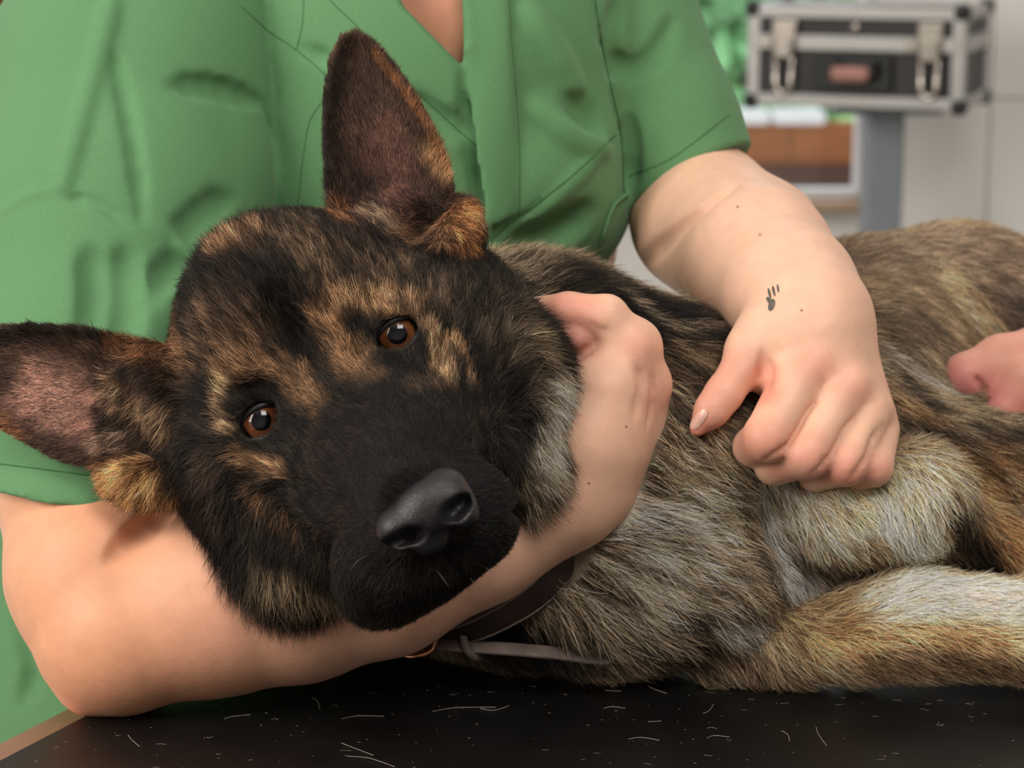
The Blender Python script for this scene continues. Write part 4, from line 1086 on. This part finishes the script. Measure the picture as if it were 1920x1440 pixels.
for (x, y, dx, dy, L, li) in [
        (400, 880, -.5, .85, 50, .35), (390, 960, -.45, .9, 62, .4), (430, 1050, -.35, .95, 90, .45), (500, 1110, -.1, 1, 92, .45), (580, 1130, .05, 1, 72, .45), (560, 1040, -.1, 1, 50, .35), (480, 980, -.2, 1, 50, .3), (650, 1100, .1, 1, 40, .35),
        (980, 620, .75, -.1, 66, .45), (1030, 600, .9, -.2, 70, .5), (1020, 700, .7, .5, 72, .45), (1020, 800, .45, .9, 80, .45), (1010, 900, .7, .7, 84, .5), (1000, 970, .6, .8, 76, .5), (1000, 540, .7, -.5, 70, .5), (940, 520, .4, -.7, 60, .45),
        (960, 850, .35, .9, 50, .35),
        # ears
        (660, 250, -.4, -.9, 20, .25), (620, 200, -.3, -.95, 18, .3), (665, 90, -.1, -1, 14, .3), (760, 200, .3, -.9, 16, .25), (830, 310, .5, -.6, 22, .35), (740, 330, -.2, -.95, 20, .25), (690, 400, -.5, -.8, 32, .3), (730, 450, -.3, -.95, 34, .3), (640, 420, -.3, -.9, 26, .35), (800, 440, -.3, .8, 30, .35), (870, 420, .5, .5, 30, .4), (850, 470, .2, 1, 34, .4),
        (100, 630, -.6, -.6, 22, .35), (200, 640, -.3, -.8, 24, .35), (300, 660, -.2, .6, 34, .35), (60, 700, -.95, -.1, 18, .2), (120, 760, -.9, .1, 12, .15), (60, 800, -.8, .4, 16, .25), (160, 840, -.8, .5, 22, .25), (250, 720, -.6, .7, 50, .35), (290, 780, -.5, .8, 54, .4), (230, 850, -.7, .2, 36, .35), (240, 920, -.5, .6, 36, .4), (300, 900, -.3, .8, 44, .4), (-60, 690, -1, -.1, 18, .25),
        # neck and chest
        (1120, 560, .9, .25, 60, .3), (1300, 600, .9, .35, 60, .3), (1400, 650, .9, .3, 60, .3), (1280, 680, .8, .6, 66, .3), (1350, 740, .85, .4, 66, .3), (1280, 800, .55, .8, 70, .35), (1380, 830, .7, .6, 66, .3),
        (1180, 900, .95, .2, 80, .35), (1200, 970, 1, .15, 84, .35), (1300, 960, .95, .3, 80, .3), (1300, 900, .9, .35, 70, .3), (1380, 960, .6, .75, 60, .3), (1060, 1040, .9, .1, 80, .35), (1120, 1080, .85, .45, 84, .35), (1060, 1140, .6, .8, 84, .4), (1220, 1080, .75, .6, 80, .3), (1340, 1060, .9, .35, 70, .3), (1300, 1140, .9, .4, 70, .3),
        (1150, 1180, .7, .6, 80, .35), (1040, 1200, .55, .8, 76, .4), (1250, 1230, .7, .55, 70, .3), (1400, 1160, .75, .75, 66, .35), (1380, 1230, .5, .85, 56, .35), (1120, 1250, .5, .8, 60, .35), (1450, 1100, .7, .7, 66, .35), (1440, 1040, .8, .5, 56, .35), (1540, 1100, .5, .8, 46, .3),
        # legs
        (1440, 900, .3, .95, 56, .3), (1500, 930, .7, .7, 44, .3), (1580, 950, .8, .6, 42, .3), (1660, 890, .3, .8, 44, .35), (1680, 950, .35, .95, 42, .35), (1740, 950, .3, .95, 46, .4), (1600, 1040, .5, .85, 46, .35), (1740, 1040, .5, .7, 46, .35), (1800, 960, .7, .7, 56, .35), (1860, 1040, .7, .7, 50, .35),
        (1480, 1190, .6, .75, 56, .3), (1560, 1160, .85, -.3, 46, .25), (1680, 1120, .95, -.15, 36, .2), (1800, 1110, .98, .2, 32, .2), (1900, 1140, .97, .25, 32, .2), (1600, 1210, .9, .35, 40, .25), (1750, 1200, .9, .4, 38, .25), (1880, 1230, .9, .4, 38, .3), (1650, 1250, .85, .5, 40, .3), (1800, 1260, .85, .5, 40, .3), (2050, 1190, 1, .1, 30, .2),
        # flank, ribs, hip
        (1700, 780, .85, .5, 60, .3), (1780, 830, .8, .6, 60, .3), (1860, 860, .85, .5, 60, .3), (1800, 900, .6, .8, 60, .35), (1900, 960, .7, .7, 56, .35), (1600, 500, .9, .3, 40, .25), (1720, 450, .95, .1, 40, .25), (1700, 600, .8, .5, 44, .25), (1850, 520, .85, .5, 44, .25), (1820, 600, .7, .7, 44, .25), (1700, 700, .8, .5, 60, .3), (2100, 800, .9, .4, 50, .3)]:
    guide(x, y, dx, dy, L, li)
GP = []; GD = []; GL = []; GT = []
for x, y, dx, dy, L, li in GUIDES:
    p, n = on_surface(DGB, x, y)
    d = dx*RT-dy*UP; d = d-n*(d @ n); d /= (np.linalg.norm(d)+1e-9)
    GP.append(p); GD.append(d); GL.append(L); GT.append(li)
GP = np.array(GP); GD = np.array(GD); GL = np.array(GL, float); GT = np.array(GT)

def grow(n_try, dens_back=0.25, seed=3):
    r = np.random.default_rng(seed)
    Q = DGF; T3 = np.vstack([Q[:, [0, 1, 2]], Q[:, [0, 2, 3]]])
    a, b, c = DGV[T3[:, 0]], DGV[T3[:, 1]], DGV[T3[:, 2]]
    area = 0.5*np.linalg.norm(np.cross(b-a, c-a), axis=1)
    ce = (a+b+c)/3; nn = DGN[T3[:, 0]]
    view = CAM-ce; view /= np.linalg.norm(view, axis=1)[:, None]
    fac = (nn*view).sum(1)
    x, y, dd = to_px(ce)
    inframe = (x > -160) & (x < 2080) & (y > -100) & (y < 1500)
    wgt = area*np.where((fac > -0.35) & inframe, 1.0, dens_back)
    wgt *= np.where(x < 1080, 2.2, 1.0)          # the short coat of the head is denser
    wgt *= np.where(ce[:, 2] < 0.003, 0.0, 1.0)
    cs = np.cumsum(wgt); pick = np.searchsorted(cs, r.random(n_try)*cs[-1])
    u = r.random((n_try, 2)); su = np.sqrt(u[:, :1]); w0 = 1-su; w1 = su*(1-u[:, 1:]); w2 = su*u[:, 1:]
    X = w0*a[pick]+w1*b[pick]+w2*c[pick]
    N = w0*DGN[T3[pick, 0]]+w1*DGN[T3[pick, 1]]+w2*DGN[T3[pick, 2]]; N /= np.linalg.norm(N, axis=1)[:, None]
    # keep eyes, nose and what the hands press on free of hair
    ok = np.ones(len(X), bool)
    for (ex, ey) in EYES:
        ok &= np.linalg.norm(X-P(ex, ey, EYE_DD+30), axis=1) > S(47)
    ok &= NF.sample(X) > 0.0006
    ok &= SK.sample(X) > 0.0
    for q in collar_line[::2]: ok &= np.linalg.norm(X-q, axis=1) > S(40)
    X = X[ok]; N = N[ok]
    # direction, length and lift from the nearest guides
    Dv = np.empty_like(X); Lv = np.empty(len(X)); Tv = np.empty(len(X)); Gi = np.empty(len(X), int)
    for i in range(0, len(X), 40000):
        q = X[i:i+40000]
        d2 = ((q**2).sum(1)[:, None]+(GP**2).sum(1)[None]-2*q @ GP.T)
        wq = 1/(d2+0.00012)**2; Gi[i:i+40000] = d2.argmin(1)
        wq /= wq.sum(1)[:, None]
        Dv[i:i+40000] = wq @ GD; Lv[i:i+40000] = wq @ GL; Tv[i:i+40000] = wq @ GT
    # clumps: noise drawn out along the lie of the coat
    Y = X-GP[Gi]; Y = Y-0.8*(Y*GD[Gi]).sum(1)[:, None]*GD[Gi]+GP[Gi]*3.7
    lum = 0.55*vnoise(Y, 300, 5)+0.45*vnoise(Y, 800, 6)
    amp = np.where(np.linalg.norm(X-P(600, 720, 40), axis=1) < 0.10, np.clip((Lv-10)/24, 0.35, 0.85), np.clip((Lv-26)/44, 0.25, 1.0))
    jit = np.stack([vnoise(X, 190, s) for s in (11, 12, 13)], 1)-0.5
    Dv += 0.55*jit+0.16*r.normal(size=X.shape)
    Dv -= N*(Dv*N).sum(1)[:, None]; Dv /= (np.linalg.norm(Dv, axis=1)[:, None]+1e-9)
    hx = to_px(X)[0]; head = (np.linalg.norm(X-P(600, 760, 60), axis=1) < 0.118) | (hx < 620)
    L = Lv/FPX*1.05*(0.6+0.6*r.random(len(X)))*np.where(head, 0.8, 1.0)
    lift = np.clip(Tv*(0.6+0.8*r.random(len(X))), 0.08, 0.9)
    ts = np.array([0, 0.3, 0.65, 1.0])
    prof = ts-0.42*ts**2
    bend = r.normal(size=X.shape)*0.10
    PT = X[:, None]+L[:, None, None]*(ts[None, :, None]*Dv[:, None]*np.cos(lift)[:, None, None]+prof[None, :, None]*N[:, None]*np.sin(lift)[:, None, None]*1.25+(ts**2)[None, :, None]*bend[:, None])
    # strands that would run into an arm, a sleeve or the nose are left out; none go through the table
    ok = (SK.sample(PT[:, 3]) > 0.0) & (SK.sample(PT[:, 2]) > 0.0) & (TS.sample(PT[:, 3]) > -0.006) & (NF.sample(PT[:, 3]) > 0) & (H2.sample(PT[:, 3]) > 0)
    for (ex, ey) in EYES:
        for q in (2, 3): ok &= np.linalg.norm(PT[:, q]-P(ex, ey, EYE_DD+30), axis=1) > S(45)
    X = X[ok]; PT = PT[ok]; lum = lum[ok]; amp = amp[ok]
    PT[:, :, 2] = np.maximum(PT[:, :, 2], 0.0006)
    return X, PT, lum, amp, r
NH = 560000
X, PT, lum, amp, r = grow(NH)
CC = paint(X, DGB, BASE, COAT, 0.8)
lum2 = vnoise(X, 60, 9)
cl = np.clip((lum-0.36)/0.28, 0, 1); cl = cl*cl*(3-2*cl)
m1 = np.exp(r.normal(size=len(X))*(0.25+0.25*amp))*(1+amp*(-0.8+1.3*cl))*(0.8+0.4*lum2)
dark = (r.random(len(X)) < 0.12+0.22*amp)
m1[dark] *= 0.25
gl = np.clip((CC.mean(1)-0.015)/0.16, 0, 1); gl = gl*gl*(3-2*gl)
CC = np.clip(CC*m1[:, None]*(1.15+0.95*gl)[:, None]*np.array([1.08, 1.0, 0.92]), 0.003, 0.88)
n = len(X)
hc = bpy.data.hair_curves.new('fur')
hc.add_curves([4]*n)
hc.attributes['position'].data.foreach_set('vector', PT.astype(np.float32).ravel())
ra = hc.attributes.get('radius') or hc.attributes.new('radius', 'FLOAT', 'POINT')
ra.data.foreach_set('value', (np.array([0.00010, 0.00010, 0.00007, 0.00002], np.float32)[None]*np.where(np.linalg.norm(X-P(600, 760, 60), axis=1) < 0.118, 0.75, 1.0)[:, None]).astype(np.float32).ravel())
ca = hc.attributes.new('paint', 'FLOAT_COLOR', 'CURVE')
ca.data.foreach_set('color', np.c_[CC, np.ones(n)].astype(np.float32).ravel())
M_fur = mat('fur_strands', (0.2, 0.15, 0.1), 0.52, spec=0.22, attr='paint')
hc.materials.append(M_fur)
fur = bpy.data.objects.new('fur', hc); col.objects.link(fur); fur.parent = dog
fur.matrix_parent_inverse = Matrix.Translation(-Vector(dog.location))
fur['kind'] = 'stuff'
print('fur strands', n)
# ------------------------------------------------------------------ loose hairs on the mat, whiskers
M_loose = mat('shed_hair', srgb(160, 152, 142), 0.5, spec=0.3, noise=(300, 0.2, (1, 1, 1)))
lh = bpy.data.hair_curves.new('shed_hair'); rr_ = np.random.default_rng(11)
segs = []; rads = []
big = [((1570, 1288), (1625, 1294)), ((1132, 1330), (1172, 1330)), ((1178, 1388), (1236, 1390)), ((1318, 1340), (1338, 1322)), ((1215, 1288), (1250, 1302)), ((1505, 1284), (1540, 1288)), ((810, 1336), (930, 1328)), ((640, 1395), (700, 1418)), ((650, 1420), (740, 1440)), ((900, 1330), (955, 1325)), ((1325, 1386), (1368, 1384)), ((1215, 1355), (1240, 1354)), ((1465, 1372), (1480, 1392)), ((1135, 1296), (1165, 1298)), ((1585, 1270), (1590, 1284)), ((585, 1310), (600, 1332)), ((640, 1350), (720, 1345)), ((1530, 1365), (1550, 1400)), ((240, 1380), (262, 1402)), ((420, 1350), (470, 1342))]
for a, b in big:
    p0, p1 = on_z(*a), on_z(*b); d = p1-p0; sd = np.array([-d[1], d[0], 0])*rr_.normal()*0.16
    segs.append([p0, p0+d*0.33+sd, p0+d*0.66+sd*0.7, p1]); rads.append(0.00011)
for _ in range(220):
    x = rr_.uniform(0, 1960); y = rr_.uniform(1275, 1470)
    p0 = on_z(x, y); an = rr_.normal()*0.9; L = rr_.uniform(0.0008, 0.005) if rr_.random() < 0.5 else rr_.uniform(0.0004, 0.0012)
    d = np.array([math.cos(an), math.sin(an)*0.6, 0])*L; sd = np.array([-d[1], d[0], 0])*rr_.normal()*0.25
    segs.append([p0, p0+d*0.33+sd, p0+d*0.66+sd, p0+d]); rads.append(rr_.uniform(0.00003, 0.00007))
lh.add_curves([4]*len(segs))
sg = np.array(segs); sg[:, :, 2] = 0.0005
lh.attributes['position'].data.foreach_set('vector', sg.astype(np.float32).ravel())
q = lh.attributes.get('radius') or lh.attributes.new('radius', 'FLOAT', 'POINT')
q.data.foreach_set('value', np.repeat(np.array(rads, np.float32), 4))
lh.materials.append(M_loose)
lo_ = bpy.data.objects.new('shed_hair', lh); col.objects.link(lo_)
tag(lo_, 'pale shed dog hairs and dust lying on the black mat', 'hair', kind='stuff')
M_whisk = mat('whisker', srgb(110, 102, 96), 0.4, noise=(300, 0.1, (1, 1, 1)))
for pts in ([(818, 1068), (830, 1084), (842, 1100)], [(748, 1045), (752, 1038)], [(940, 905), (955, 898)], [(690, 1040), (670, 1052), (655, 1070)], [(905, 1060), (930, 1078), (950, 1100)], [(880, 1080), (895, 1105), (900, 1130)]):
    p0, n0 = on_surface(DGB, *pts[0]); q = [p0]
    for k, (x, y) in enumerate(pts[1:]):
        p, n_ = on_surface(DGB, x, y)
        q.append(P(x, y, to_px(p0[None])[2][0]-10*(k+1)))
    tube('whisker', q, [0.00011]*(len(q)-1)+[0.00004], M_whisk, dog, seg=5)
